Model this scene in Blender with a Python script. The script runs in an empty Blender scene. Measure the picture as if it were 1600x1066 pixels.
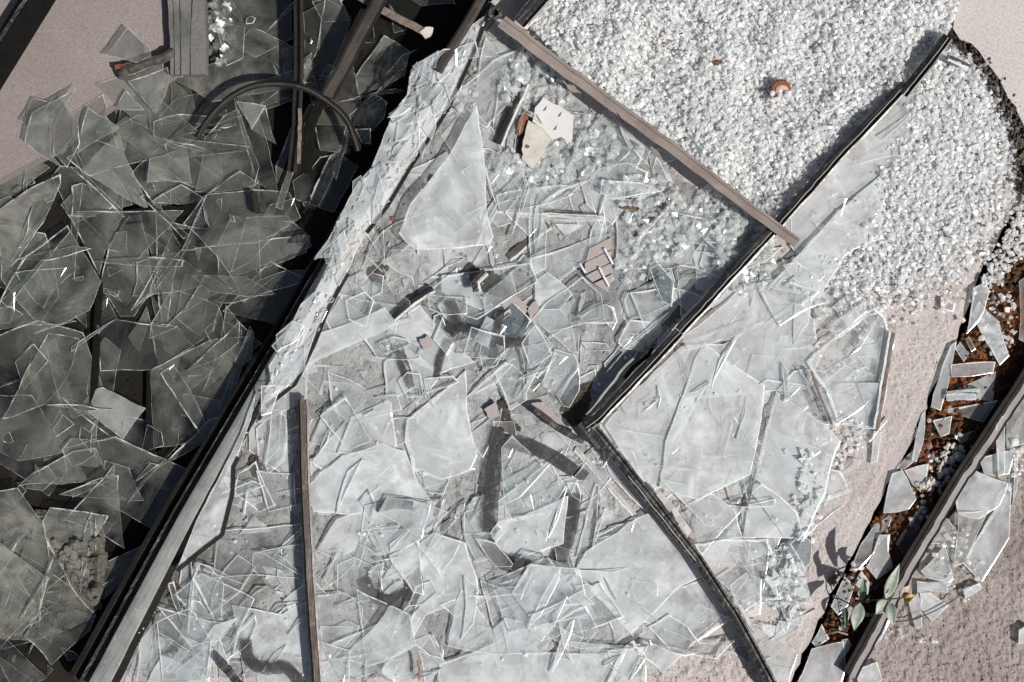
import bpy, bmesh, math, random
import numpy as np
from mathutils import Vector, noise

# ------------------------------------------------------------------ camera, light, exposure
scn = bpy.context.scene
col = scn.collection
S = 0.0015                      # metres per photo pixel on the pavement
H = 3.2                         # camera height
W2, H2 = 800.0, 533.0

cam_d = bpy.data.cameras.new("camera")
cam_d.sensor_width = 36.0
cam_d.lens = 36.0 * H / (1600 * S)
cam_d.clip_end = 500
cam = bpy.data.objects.new("camera", cam_d)
col.objects.link(cam)
cam.location = (0, 0, H)
scn.camera = cam

SUN_EL = math.radians(50)
sun_vec = Vector((0.86 * math.cos(SUN_EL), -0.51 * math.cos(SUN_EL), math.sin(SUN_EL))).normalized()
world = bpy.data.worlds.new("World")
scn.world = world
world.use_nodes = True
wn = world.node_tree
sky = wn.nodes.new("ShaderNodeTexSky")
sky.sky_type = 'NISHITA'
sky.sun_disc = False
sky.dust_density = 3.0
sky.ozone_density = 0.4
sky.sun_elevation = SUN_EL
sky.sun_rotation = math.atan2(sun_vec.x, sun_vec.y)
bg = wn.nodes["Background"]
bg.inputs[1].default_value = 0.05
wn.links.new(sky.outputs[0], bg.inputs[0])
sun_d = bpy.data.lights.new("sun", 'SUN')
sun_d.energy = 4.8
sun_d.angle = math.radians(0.5)
sun_d.color = (1.0, 0.965, 0.92)
sun = bpy.data.objects.new("sun", sun_d)
col.objects.link(sun)
sun.rotation_euler = sun_vec.to_track_quat('Z', 'Y').to_euler()
sun.location = sun_vec * 10

scn.view_settings.view_transform = 'Standard'
scn.view_settings.look = 'None'
scn.view_settings.exposure = 0.25
scn.view_settings.gamma = 1.0
scn.view_settings.use_curve_mapping = False
scn.cycles.transparent_max_bounces = 64
scn.cycles.max_bounces = 8
scn.cycles.diffuse_bounces = 6
scn.cycles.glossy_bounces = 3
scn.cycles.caustics_reflective = False
scn.cycles.caustics_refractive = False
scn.cycles.sample_clamp_indirect = 4.0

R = random.Random(7)

# ------------------------------------------------------------------ helpers
def P(px, py, zp=0.0):
    """photo pixel + height (in pixel units) -> world point"""
    z = zp * S
    k = (H - z) / H
    return Vector(((px - W2) * S * k, (H2 - py) * S * k, z))

def link(o, parent=None):
    col.objects.link(o)
    if parent is not None:
        o.parent = parent
    return o

def mesh_obj(name, verts, faces, mats, parent=None, fmat=None, smooth=False):
    me = bpy.data.meshes.new(name)
    me.from_pydata([tuple(v) for v in verts], [], faces)
    for m in (mats if isinstance(mats, (list, tuple)) else [mats]):
        me.materials.append(m)
    if fmat is not None:
        me.polygons.foreach_set("material_index", fmat)
    if smooth:
        me.polygons.foreach_set("use_smooth", [True] * len(me.polygons))
    me.update()
    return link(bpy.data.objects.new(name, me), parent)

def thing(o, label, cat, group=None):
    o["label"] = label
    o["category"] = cat
    if group:
        o["group"] = group
    return o

def empty(name, loc, label, cat, group=None):
    o = bpy.data.objects.new(name, None)
    o.empty_display_size = 0.02
    o.location = loc
    col.objects.link(o)
    return thing(o, label, cat, group)

def kind(o, k):
    o["kind"] = k
    return o

# ------------------------------------------------------------------ materials
class NT:
    def __init__(self, name):
        self.m = bpy.data.materials.new(name)
        self.m.use_nodes = True
        self.t = self.m.node_tree
        self.t.nodes.clear()
        self.out = self.t.nodes.new("ShaderNodeOutputMaterial")
    def n(self, typ, props=None, **inp):
        nd = self.t.nodes.new(typ)
        for k, v in (props or {}).items():
            setattr(nd, k, v)
        for k, v in inp.items():
            key = int(k[1:]) if k[0] == 'i' and k[1:].isdigit() else k.replace('_', ' ')
            s = nd.inputs[key]
            if isinstance(v, bpy.types.NodeSocket):
                self.t.links.new(v, s)
            else:
                s.default_value = v
        return nd
    def ramp(self, fac, stops):
        r = self.t.nodes.new("ShaderNodeValToRGB")
        el = r.color_ramp.elements
        while len(el) < len(stops):
            el.new(0.5)
        for e, (p, c) in zip(el, stops):
            e.position = p
            e.color = (c, c, c, 1) if isinstance(c, (int, float)) else (*c, 1)
        self.t.links.new(fac, r.inputs[0])
        return r.outputs[0]
    def math(self, op, a, b=0.0, clamp=False):
        return self.n("ShaderNodeMath", dict(operation=op, use_clamp=clamp), i0=a, i1=b).outputs[0]
    def mixf(self, f, a, b):
        return self.n("ShaderNodeMix", dict(data_type='FLOAT'), i0=f, i2=a, i3=b).outputs[0]
    def mixc(self, f, a, b, mode='MIX'):
        nd = self.t.nodes.new("ShaderNodeMix")
        nd.data_type = 'RGBA'
        nd.blend_type = mode
        for i, v in ((0, f), (6, a), (7, b)):
            if isinstance(v, bpy.types.NodeSocket):
                self.t.links.new(v, nd.inputs[i])
            else:
                nd.inputs[i].default_value = v if i == 0 else (*v, 1)
        return nd.outputs[2]
    def done(self, sh):
        self.t.links.new(sh, self.out.inputs[0])
        return self.m

def noise_tex(t, vec, scale, detail=4, rough=0.55, dist=0.0):
    return t.n("ShaderNodeTexNoise", None, Vector=vec, Scale=scale, Detail=detail, Roughness=rough, Distortion=dist).outputs[0]

def glass_mat(name, dust, lo, hi, tint=(0.968, 0.975, 0.975), vary=0.35, scale=9.0):
    t = NT(name)
    tc = t.n("ShaderNodeTexCoord").outputs["Object"]
    inf = t.n("ShaderNodeObjectInfo")
    off = t.n("ShaderNodeVectorMath", dict(operation='SCALE'), i0=inf.outputs["Location"], Scale=3.7).outputs[0]
    isl = t.n("ShaderNodeNewGeometry").outputs["Random Per Island"]
    off2 = t.n("ShaderNodeCombineXYZ", None, X=t.math('MULTIPLY', isl, 9.0), Y=t.math('MULTIPLY', isl, 5.0), Z=isl).outputs[0]
    v = t.n("ShaderNodeVectorMath", dict(operation='ADD'), i0=tc, i1=off).outputs[0]
    v = t.n("ShaderNodeVectorMath", dict(operation='ADD'), i0=v, i1=off2).outputs[0]
    rnd = t.math('FRACT', t.math('ADD', inf.outputs["Random"], isl))
    cloud = noise_tex(t, v, scale, 6, 0.62, 0.6)
    fine = noise_tex(t, v, 160.0, 3, 0.7)
    # streaks along one direction (wiping marks, dried rain)
    mp = t.n("ShaderNodeMapping", None, Vector=v, Rotation=(0, 0, 0.7)).outputs[0]
    mp = t.n("ShaderNodeMapping", None, Vector=mp, Scale=(6.0, 90.0, 6.0)).outputs[0]
    streak = noise_tex(t, mp, 1.0, 3, 0.6)
    spk = t.n("ShaderNodeTexVoronoi", None, Vector=v, Scale=120.0).outputs[0]
    speck = t.ramp(spk, [(0.0, 1.0), (0.10, 0.6), (0.16, 0.0)])
    specm = t.ramp(noise_tex(t, v, 14.0, 2), [(0.5, 0.0), (0.68, 1.0)])
    c = t.ramp(cloud, [(0.36, 0.0), (0.52, 0.40), (0.66, 1.0)])
    a = t.mixf(c, lo, hi)
    rv = t.math('MULTIPLY_ADD', rnd, vary)
    t.t.nodes[-1].inputs[2].default_value = 1.0 - vary * 0.5
    a = t.math('MULTIPLY', a, rv)
    a = t.math('MULTIPLY', a, t.ramp(fine, [(0.25, 0.94), (0.75, 1.06)]))
    a = t.math('MULTIPLY', a, t.ramp(streak, [(0.3, 0.93), (0.7, 1.07)]))
    a = t.math('ADD', a, t.math('MULTIPLY', t.math('MULTIPLY', speck, specm), 0.025), clamp=True)
    dcol = t.mixc(noise_tex(t, v, 22.0, 3), tuple(x * 0.90 for x in dust), tuple(min(1, x * 1.06) for x in dust))
    dif = t.n("ShaderNodeBsdfDiffuse", None, Color=dcol).outputs[0]
    tl = t.n("ShaderNodeBsdfTranslucent", None, Color=dcol).outputs[0]
    dd = t.n("ShaderNodeMixShader", None, i0=0.25, i1=dif, i2=tl).outputs[0]
    tr = t.n("ShaderNodeBsdfTransparent", None, Color=(*tint, 1)).outputs[0]
    body = t.n("ShaderNodeMixShader", None, i0=a, i1=tr, i2=dd).outputs[0]
    bump = t.n("ShaderNodeBump", None, Strength=0.12, Distance=0.002, Height=noise_tex(t, v, 30.0, 2)).outputs[0]
    ge = t.n("ShaderNodeNewGeometry")
    dt = t.n("ShaderNodeVectorMath", dict(operation='DOT_PRODUCT'), i0=ge.outputs["Normal"], i1=ge.outputs["Incoming"]).outputs["Value"]
    inv = t.math('SUBTRACT', 1.0, t.math('ABSOLUTE', dt), clamp=True)
    fr = t.math('ADD', t.math('MULTIPLY', t.math('POWER', inv, 5.0), 0.9), 0.045, clamp=True)
    gl = t.n("ShaderNodeBsdfGlossy", None, Color=(1, 1, 1, 1), Roughness=0.06, Normal=bump).outputs[0]
    return t.done(t.n("ShaderNodeMixShader", None, i0=fr, i1=body, i2=gl).outputs[0])

def edge_mat(name, colr, clear):
    t = NT(name)
    g = t.n("ShaderNodeTexCoord").outputs["Object"]
    nz = noise_tex(t, g, 260.0, 3, 0.7)
    nb = noise_tex(t, g, 40.0, 2, 0.6)
    dif = t.n("ShaderNodeBsdfDiffuse", None, Color=(*colr, 1)).outputs[0]
    tl = t.n("ShaderNodeBsdfTranslucent", None, Color=(*colr, 1)).outputs[0]
    dd = t.n("ShaderNodeMixShader", None, i0=0.3, i1=dif, i2=tl).outputs[0]
    tr = t.n("ShaderNodeBsdfTransparent", None, Color=(0.86, 0.93, 0.91, 1)).outputs[0]
    f = t.math('MULTIPLY', t.ramp(nz, [(0.3, 0.45), (0.6, 1.0)]), t.ramp(nb, [(0.35, clear), (0.62, 1.0)]))
    b = t.n("ShaderNodeMixShader", None, i0=f, i1=tr, i2=dd).outputs[0]
    gl = t.n("ShaderNodeBsdfGlossy", None, Color=(1, 1, 1, 1), Roughness=0.15).outputs[0]
    return t.done(t.n("ShaderNodeMixShader", None, i0=0.10, i1=b, i2=gl).outputs[0])

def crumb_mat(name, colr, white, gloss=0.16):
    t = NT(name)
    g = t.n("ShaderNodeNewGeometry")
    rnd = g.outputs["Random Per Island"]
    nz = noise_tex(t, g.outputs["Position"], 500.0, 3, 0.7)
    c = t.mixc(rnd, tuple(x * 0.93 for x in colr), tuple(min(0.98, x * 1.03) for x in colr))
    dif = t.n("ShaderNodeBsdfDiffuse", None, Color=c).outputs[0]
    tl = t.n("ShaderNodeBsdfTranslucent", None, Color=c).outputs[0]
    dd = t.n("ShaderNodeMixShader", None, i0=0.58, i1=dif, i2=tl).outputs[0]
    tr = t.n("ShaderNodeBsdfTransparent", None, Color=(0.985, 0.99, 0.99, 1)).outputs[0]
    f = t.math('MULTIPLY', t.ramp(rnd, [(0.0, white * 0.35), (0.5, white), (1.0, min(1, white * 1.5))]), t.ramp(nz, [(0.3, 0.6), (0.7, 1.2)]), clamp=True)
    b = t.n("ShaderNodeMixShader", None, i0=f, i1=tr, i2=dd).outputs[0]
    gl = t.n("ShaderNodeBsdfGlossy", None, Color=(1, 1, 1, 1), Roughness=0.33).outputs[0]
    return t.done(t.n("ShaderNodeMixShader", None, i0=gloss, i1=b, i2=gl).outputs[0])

def stone_mat(name, c1, c2, scale, pits=0.5, bump=0.5, speck=None, stain=None, bdist=0.004):
    t = NT(name)
    v = t.n("ShaderNodeNewGeometry").outputs["Position"]
    big = noise_tex(t, v, scale * 0.12, 5, 0.6, 0.3)
    mid = noise_tex(t, v, scale, 6, 0.7)
    fine = noise_tex(t, v, scale * 5.5, 4, 0.75)
    c = t.mixc(t.ramp(big, [(0.3, 0.0), (0.7, 1.0)]), c1, c2)
    c = t.mixc(t.ramp(fine, [(0.30, 0.55), (0.56, 0.0)]), c, tuple(x * 0.35 for x in c1))
    if speck:
        c = t.mixc(t.ramp(noise_tex(t, v, scale * 9, 2, 0.6), [(0.56, 0.0), (0.68, 0.55)]), c, speck)
    if stain:
        c = t.mixc(t.ramp(noise_tex(t, v, scale * 0.3, 5, 0.65, 0.8), [(0.52, 0.0), (0.68, 0.7)]), c, stain)
    vo = t.n("ShaderNodeTexVoronoi", None, Vector=v, Scale=scale * 3.2).outputs[0]
    pit = t.math('MULTIPLY', t.ramp(vo, [(0.0, 0.0), (0.22, 1.0)]), 1.0)
    h = t.math('ADD', t.math('MULTIPLY', mid, 0.8), t.math('MULTIPLY', fine, 0.45))
    h = t.math('ADD', h, t.math('MULTIPLY', pit, pits * 0.6))
    bp = t.n("ShaderNodeBump", None, Strength=bump, Distance=bdist, Height=h).outputs[0]
    b = t.n("ShaderNodeBsdfPrincipled", None, Base_Color=c, Roughness=0.92, Normal=bp)
    b.inputs["Specular IOR Level"].default_value = 0.2
    return t.done(b.outputs[0])

def metal_mat(name, c1, c2, rough=0.4, metallic=0.4, scratch=(0.45, 0.44, 0.42), amount=0.25, direction=0.0):
    t = NT(name)
    v = t.n("ShaderNodeNewGeometry").outputs["Position"]
    mp = t.n("ShaderNodeMapping", None, Vector=v, Rotation=(0, 0, -direction)).outputs[0]
    mp = t.n("ShaderNodeMapping", None, Vector=mp, Scale=(9.0, 420.0, 9.0)).outputs[0]
    st = noise_tex(t, mp, 1.0, 4, 0.65)
    big = noise_tex(t, v, 14.0, 5, 0.65)
    spot = noise_tex(t, v, 90.0, 4, 0.7)
    c = t.mixc(t.ramp(big, [(0.3, 0.0), (0.7, 1.0)]), c1, c2)
    c = t.mixc(t.math('MULTIPLY', t.ramp(st, [(0.52, 0.0), (0.66, 1.0)]), amount), c, scratch)
    c = t.mixc(t.math('MULTIPLY', t.ramp(spot, [(0.58, 0.0), (0.68, 1.0)]), amount), c, scratch)
    bp = t.n("ShaderNodeBump", None, Strength=0.25, Distance=0.001, Height=spot).outputs[0]
    b = t.n("ShaderNodeBsdfPrincipled", None, Base_Color=c, Roughness=t.ramp(spot, [(0.3, rough * 0.8), (0.7, min(1, rough * 1.5))]), Metallic=metallic, Normal=bp)
    b.inputs['Specular IOR Level'].default_value = 0.5 if metallic > 0.2 else 0.15
    return t.done(b.outputs[0])

def flat_mat(name, c, rough=0.7, var=0.2, scale=40.0, bump=0.3):
    t = NT(name)
    v = t.n("ShaderNodeNewGeometry").outputs["Position"]
    nz = noise_tex(t, v, scale, 5, 0.65)
    cc = t.mixc(t.ramp(nz, [(0.3, 0.0), (0.7, 1.0)]), tuple(x * (1 - var) for x in c), tuple(min(1, x * (1 + var)) for x in c))
    bp = t.n("ShaderNodeBump", None, Strength=bump, Distance=0.002, Height=nz).outputs[0]
    return t.done(t.n("ShaderNodeBsdfPrincipled", None, Base_Color=cc, Roughness=rough, Normal=bp).outputs[0])

M = {}
M['L'] = glass_mat("dim_dusty_glass", (0.38, 0.375, 0.33), 0.0, 0.28, tint=(0.86, 0.88, 0.86), vary=0.8, scale=7.0)  # left heap glass: greyed dust and darker tint carry its half shade
M['M'] = glass_mat("grey_dusty_glass", (0.40, 0.395, 0.35), 0.0, 0.42, tint=(0.88, 0.90, 0.88), vary=0.7, scale=7.0)
M['S'] = glass_mat('coated_glass', (0.42, 0.43, 0.40), 0.10, 0.42, tint=(0.66, 0.68, 0.66), vary=0.3)
M['P'] = glass_mat("pale_grey_glass", (0.40, 0.42, 0.395), 0.35, 0.70, tint=(0.9, 0.92, 0.9), vary=0.3)
M['B'] = glass_mat("pale_dusty_glass", (0.80, 0.83, 0.845), 0.08, 0.50, vary=0.8)
M['W'] = glass_mat("frosted_dusty_glass", (0.74, 0.775, 0.79), 0.28, 0.68, vary=0.4, scale=12.0)
M['F'] = glass_mat('heavily_frosted_glass', (0.72, 0.75, 0.765), 0.36, 0.84, vary=0.25, scale=13.0)
M['C'] = glass_mat("clear_glass", (0.70, 0.74, 0.74), 0.02, 0.20)
M['G'] = glass_mat("smoky_glass", (0.40, 0.45, 0.48), 0.06, 0.25, tint=(0.55, 0.60, 0.63))
def under_mat():
    t = NT("glass_underside")
    tr = t.n("ShaderNodeBsdfTransparent", None, Color=(0.985, 0.99, 0.99, 1)).outputs[0]
    gl = t.n("ShaderNodeBsdfGlossy", None, Color=(1, 1, 1, 1), Roughness=0.05).outputs[0]
    return t.done(t.n("ShaderNodeMixShader", None, i0=0.02, i1=tr, i2=gl).outputs[0])
M['under'] = under_mat()
E_BRIGHT = edge_mat("bright_fracture", (0.95, 0.965, 0.965), 0.65)
E_DIM = edge_mat("dim_fracture", (0.84, 0.85, 0.81), 0.12)  # dimmed copy of the white edges, for the half-shaded left heap
E_FINE = edge_mat("fine_fracture", (0.90, 0.925, 0.925), 0.2)
M['crumb'] = crumb_mat("glass_crumbs_white", (0.98, 0.985, 0.985), 0.56, 0.035)
M['crumbclear'] = crumb_mat("glass_crumbs_clear", (0.92, 0.94, 0.93), 0.36, 0.06)
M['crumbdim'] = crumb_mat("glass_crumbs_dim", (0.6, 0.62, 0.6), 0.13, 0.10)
M['pave'] = stone_mat("rough_concrete", (0.375, 0.338, 0.322), (0.445, 0.405, 0.388), 34, 1.0, 1.0, stain=(0.30, 0.268, 0.252))
M['smooth'] = stone_mat("smooth_concrete", (0.43, 0.395, 0.38), (0.48, 0.445, 0.428), 30, 0.1, 0.12)
M['rough'] = stone_mat("weathered_concrete", (0.23, 0.198, 0.182), (0.335, 0.295, 0.272), 24, 0.9, 1.0, stain=(0.16, 0.125, 0.11), bdist=0.008)
M['granite'] = stone_mat("speckled_slab", (0.20, 0.172, 0.164), (0.24, 0.21, 0.20), 40, 0.3, 0.2, speck=(0.11, 0.085, 0.08))
M['pit'] = stone_mat("shaded_soil", (0.004, 0.0035, 0.003), (0.011, 0.0095, 0.0075), 10, 0.6, 1.0, stain=(0.022, 0.019, 0.015), bdist=0.01)  # near-black colour stands in for the half shade over the left floor
M['bed'] = stone_mat("dirt_bed", (0.15, 0.15, 0.148), (0.42, 0.425, 0.42), 14, 0.6, 1.0, stain=(0.05, 0.042, 0.035), bdist=0.01)
M['rust'] = stone_mat("rusty_soil", (0.24, 0.08, 0.026), (0.075, 0.045, 0.026), 90, 0.5, 1.0, stain=(0.012, 0.009, 0.007), bdist=0.006)
M['moss'] = stone_mat("black_moss_and_shade", (0.025, 0.021, 0.017), (0.13, 0.11, 0.09), 60, 0.7, 1.0, bdist=0.006)  # also colours the dark patches that stand in for gap shade
M['black'] = metal_mat("black_aluminium", (0.018, 0.017, 0.016), (0.05, 0.048, 0.045), 0.34, 0.5, amount=0.35, direction=0.8)
M['grey'] = metal_mat("oxidised_aluminium", (0.13, 0.136, 0.13), (0.25, 0.26, 0.25), 0.7, 0.15, (0.36, 0.37, 0.355), 0.5, 1.06)
M['brownrail'] = metal_mat("brown_aluminium", (0.07, 0.056, 0.05), (0.125, 0.105, 0.096), 0.42, 0.35, (0.42, 0.38, 0.36), 0.35, 1.5)
M['batten'] = metal_mat("weathered_batten", (0.17, 0.14, 0.125), (0.27, 0.23, 0.21), 0.75, 0.0, (0.13, 0.10, 0.085), 0.6, -0.64)
M['rubber'] = metal_mat("black_rubber", (0.008, 0.007, 0.006), (0.016, 0.014, 0.012), 0.6, 0.0, (0.05, 0.05, 0.047), 0.25)
M['gutter'] = metal_mat("gutter_rail", (0.011, 0.0095, 0.0085), (0.022, 0.019, 0.017), 0.85, 0.0, (0.09, 0.08, 0.075), 0.15, 1.0)
M['flange'] = metal_mat("pale_flange", (0.30, 0.275, 0.27), (0.42, 0.395, 0.39), 0.5, 0.3, (0.15, 0.17, 0.16), 0.35, 1.0)
M['white'] = flat_mat("white_plastic", (0.50, 0.49, 0.475), 0.5, 0.06, 20, 0.1)
M['dirtywhite'] = flat_mat("stained_plaster", (0.42, 0.39, 0.35), 0.8, 0.22, 30)
M['pink'] = flat_mat("pink_tile", (0.285, 0.25, 0.24), 0.85, 0.12, 160, 0.5)
M['rusty'] = flat_mat("rusted_iron", (0.11, 0.04, 0.02), 0.85, 0.5, 200, 0.6)
M['orange'] = flat_mat("orange_rust", (0.17, 0.055, 0.022), 0.8, 0.5, 260, 0.6)
M['wood'] = flat_mat("old_wood", (0.13, 0.10, 0.085), 0.85, 0.5, 70, 0.6)
M['woodchip'] = flat_mat('fresh_wood', (0.24, 0.13, 0.085), 0.85, 0.4, 120, 0.5)
M['darkbrown'] = metal_mat('dark_brown_metal', (0.03, 0.026, 0.022), (0.06, 0.052, 0.045), 0.6, 0.1, (0.13, 0.12, 0.105), 0.3, 1.04)
M['char'] = flat_mat("charred_wood", (0.05, 0.043, 0.036), 0.85, 0.9, 60, 0.8)
M['ridge'] = stone_mat("dusty_ridged_panel", (0.10, 0.10, 0.09), (0.185, 0.18, 0.165), 30, 0.2, 0.3, stain=(0.05, 0.055, 0.05))
M['leaf'] = flat_mat("pale_leaf", (0.27, 0.305, 0.245), 0.55, 0.32, 60, 0.2)
M['leafdark'] = flat_mat("dark_leaf", (0.045, 0.085, 0.045), 0.5, 0.2, 60, 0.2)
M['leafyellow'] = flat_mat("yellow_leaf", (0.45, 0.27, 0.06), 0.5, 0.25, 120, 0.2)
M['leafbrown'] = flat_mat("brown_leaf", (0.36, 0.30, 0.23), 0.6, 0.5, 120, 0.2)
M['twig'] = flat_mat("twig_bark", (0.065, 0.04, 0.03), 0.8, 0.4, 200, 0.4)
M['chunk'] = stone_mat("rubble_face", (0.06, 0.056, 0.048), (0.19, 0.175, 0.15), 16, 0.9, 1.0, stain=(0.05, 0.045, 0.035), bdist=0.01)

M['shade'] = flat_mat('flat_black_and_shade', (0.006, 0.0055, 0.005), 0.95, 0.4, 60, 0.3)  # near-black for dark bars and for one painted band of shade
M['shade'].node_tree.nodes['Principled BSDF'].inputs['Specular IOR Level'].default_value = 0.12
def paint_mat():
    t = NT("black_marker_paint")
    v = t.n("ShaderNodeNewGeometry").outputs["Position"]
    nz = noise_tex(t, v, 60.0, 5, 0.7)
    a = t.ramp(nz, [(0.32, 0.42), (0.58, 0.90)])
    d = t.n("ShaderNodeBsdfPrincipled", None, Base_Color=(0.022, 0.018, 0.019, 1), Roughness=0.8).outputs[0]
    tr = t.n("ShaderNodeBsdfTransparent").outputs[0]
    return t.done(t.n("ShaderNodeMixShader", None, i0=a, i1=tr, i2=d).outputs[0])
M['paint'] = paint_mat()

# ------------------------------------------------------------------ geometry of plan shapes
def area2(p):
    return 0.5 * sum(p[i][0] * p[(i + 1) % len(p)][1] - p[(i + 1) % len(p)][0] * p[i][1] for i in range(len(p)))

def centroid(p):
    a = area2(p)
    if abs(a) < 1e-6:
        return (sum(q[0] for q in p) / len(p), sum(q[1] for q in p) / len(p))
    cx = cy = 0
    for i in range(len(p)):
        x0, y0 = p[i]; x1, y1 = p[(i + 1) % len(p)]
        w = x0 * y1 - x1 * y0
        cx += (x0 + x1) * w; cy += (y0 + y1) * w
    return (cx / (6 * a), cy / (6 * a))

def inside(poly, x, y):
    r = False
    j = len(poly) - 1
    for i in range(len(poly)):
        xi, yi = poly[i]; xj, yj = poly[j]
        if (yi > y) != (yj > y) and x < (xj - xi) * (y - yi) / (yj - yi) + xi:
            r = not r
        j = i
    return r

CELL = 4
GX0, GY0, GNX, GNY = -120, -120, 460, 326
gx = GX0 + (np.arange(GNX) + 0.5) * CELL
gy = GY0 + (np.arange(GNY) + 0.5) * CELL
GX, GY = np.meshgrid(gx, gy)
hm = np.zeros((GNY, GNX))

def mask_of(poly):
    xs = [p[0] for p in poly]; ys = [p[1] for p in poly]
    i0 = max(0, int((min(xs) - GX0) / CELL)); i1 = min(GNX, int((max(xs) - GX0) / CELL) + 2)
    j0 = max(0, int((min(ys) - GY0) / CELL)); j1 = min(GNY, int((max(ys) - GY0) / CELL) + 2)
    if i1 <= i0 or j1 <= j0:
        return None
    X = GX[j0:j1, i0:i1]; Y = GY[j0:j1, i0:i1]
    r = np.zeros(X.shape, bool)
    n = len(poly); j = n - 1
    for i in range(n):
        xi, yi = poly[i]; xj, yj = poly[j]
        if yi != yj:
            c = ((yi > Y) != (yj > Y)) & (X < (xj - xi) * (Y - yi) / (yj - yi) + xi)
            r ^= c
        j = i
    return (slice(j0, j1), slice(i0, i1)), r

def set_h(poly, z, mode='set'):
    mk = mask_of(poly)
    if mk:
        sl, m = mk
        v = hm[sl]
        v[m] = z if mode == 'set' else np.maximum(v[m], z)

def h_at(x, y):
    i = int((x - GX0) / CELL); j = int((y - GY0) / CELL)
    return hm[min(max(j, 0), GNY - 1), min(max(i, 0), GNX - 1)]

def rough_line(p, q, step, amp):
    """break the edge p-q into short pieces with a natural wobble"""
    L = math.hypot(q[0] - p[0], q[1] - p[1])
    n = max(1, int(L / step))
    nx, ny = -(q[1] - p[1]) / max(L, 1e-6), (q[0] - p[0]) / max(L, 1e-6)
    out = []
    for k in range(n):
        f = k / n
        w = R.gauss(0, amp) if k else 0
        out.append((p[0] + (q[0] - p[0]) * f + nx * w, p[1] + (q[1] - p[1]) * f + ny * w))
    return out

def slab(name, poly, ztop, thick, mat, jag=0.0, k='structure', step=14, parent=None):
    """a thick plate with a slightly irregular outline; pixel units"""
    pts = []
    for i in range(len(poly)):
        pts += rough_line(poly[i], poly[(i + 1) % len(poly)], step, jag) if jag else [poly[i]]
    if area2(pts) > 0:
        pts = pts[::-1]
    n = len(pts)
    top = [P(x, y, ztop) for x, y in pts]
    bot = [v - Vector((0, 0, thick * S)) for v in top]
    faces = [list(range(n)), list(range(2 * n - 1, n - 1, -1))]
    faces += [[i + n, (i + 1) % n + n, (i + 1) % n, i] for i in range(n)]
    o = mesh_obj(name, top + bot, faces, mat, parent)
    if k:
        kind(o, k)
    return o

# ------------------------------------------------------------------ the ground
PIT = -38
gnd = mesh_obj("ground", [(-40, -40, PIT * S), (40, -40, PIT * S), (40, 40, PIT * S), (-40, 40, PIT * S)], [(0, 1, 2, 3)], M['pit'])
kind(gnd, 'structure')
mid_poly = [(776, -10), (720, 70), (600, 262), (500, 432), (400, 612), (290, 805), (150, 1075), (-250, 1800), (1000, 1800),
            (1225, 1090), (1262, 1010), (1312, 905), (1365, 800), (1425, 690), (1455, 610), (1490, 540), (1530, 430), (1572, 350), (1612, 290), (1600, 235),
            (1578, 180), (1545, 110), (1500, 60), (1480, 40), (1506, -20), (2200, -1500), (1500, -2500), (1200, -700)]
tr_poly = [(1506, -20), (1494, 18), (1489, 44), (1500, 62), (1530, 80), (1562, 125), (1585, 165), (1618, 235), (1800, 400), (4500, 400), (4500, -2500), (2200, -2500)]
br_poly = [(1680, 500), (1590, 655), (1530, 745), (1455, 850), (1390, 960), (1338, 1045), (1300, 1110), (1100, 1800), (4500, 1800), (4500, 480)]
tl_poly = [(76, -20), (262, -20), (264, 60), (268, 118), (225, 146), (180, 160), (135, 190), (85, 235), (30, 262), (-20, 290), (-1200, 900), (-4000, 500), (-4000, -2500), (300, -2500)]
slab("pavement", mid_poly, 0, 37, M['pave'], 1.6)
slab("pavement", tr_poly, 16, 50, M['smooth'], 1.2)
slab("pavement", br_poly, 2, 38, M['rough'], 2.2)
slab("pavement", tl_poly, -2, 34, M['granite'], 0.0)
hm[:] = PIT + 2
set_h(mid_poly, 0); set_h(tr_poly, 16); set_h(br_poly, 2); set_h(tl_poly, -2)

# uneven dirt lying on the pavement under the glass in the middle
def patch(name, poly, z, amp, mat, step=7, rough=0.02, k='structure', fade=26):
    xs = [p[0] for p in poly]; ys = [p[1] for p in poly]
    x0, x1, y0, y1 = min(xs), max(xs), min(ys), max(ys)
    nx = int((x1 - x0) / step) + 1; ny = int((y1 - y0) / step) + 1
    edges = [(poly[i], poly[(i + 1) % len(poly)]) for i in range(len(poly))]
    idx = {}; verts = []; faces = []
    for j in range(ny + 1):
        for i in range(nx + 1):
            x = x0 + i * step; y = y0 + j * step
            if not inside(poly, x, y):
                continue
            dmin = 1e9
            for (ax, ay), (bx, by) in edges:
                L2 = (bx - ax) ** 2 + (by - ay) ** 2 + 1e-9
                u = max(0, min(1, ((x - ax) * (bx - ax) + (y - ay) * (by - ay)) / L2))
                dmin = min(dmin, math.hypot(x - ax - u * (bx - ax), y - ay - u * (by - ay)))
            f = min(1, dmin / fade)
            h = noise.fractal(Vector((x * rough, y * rough, z)), 0.8, 2.1, 5) * amp
            idx[(i, j)] = len(verts)
            verts.append(P(x + R.uniform(-.3, .3) * step, y + R.uniform(-.3, .3) * step, z + f * (h + amp * 0.6) - (1 - f) * 2))
    for j in range(ny):
        for i in range(nx):
            q = [idx.get(c) for c in ((i, j), (i, j + 1), (i + 1, j + 1), (i + 1, j))]
            if None not in q:
                faces.append(q)
    o = mesh_obj(name, verts, faces, mat, smooth=False)
    if k:
        kind(o, k)
    return o

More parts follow.
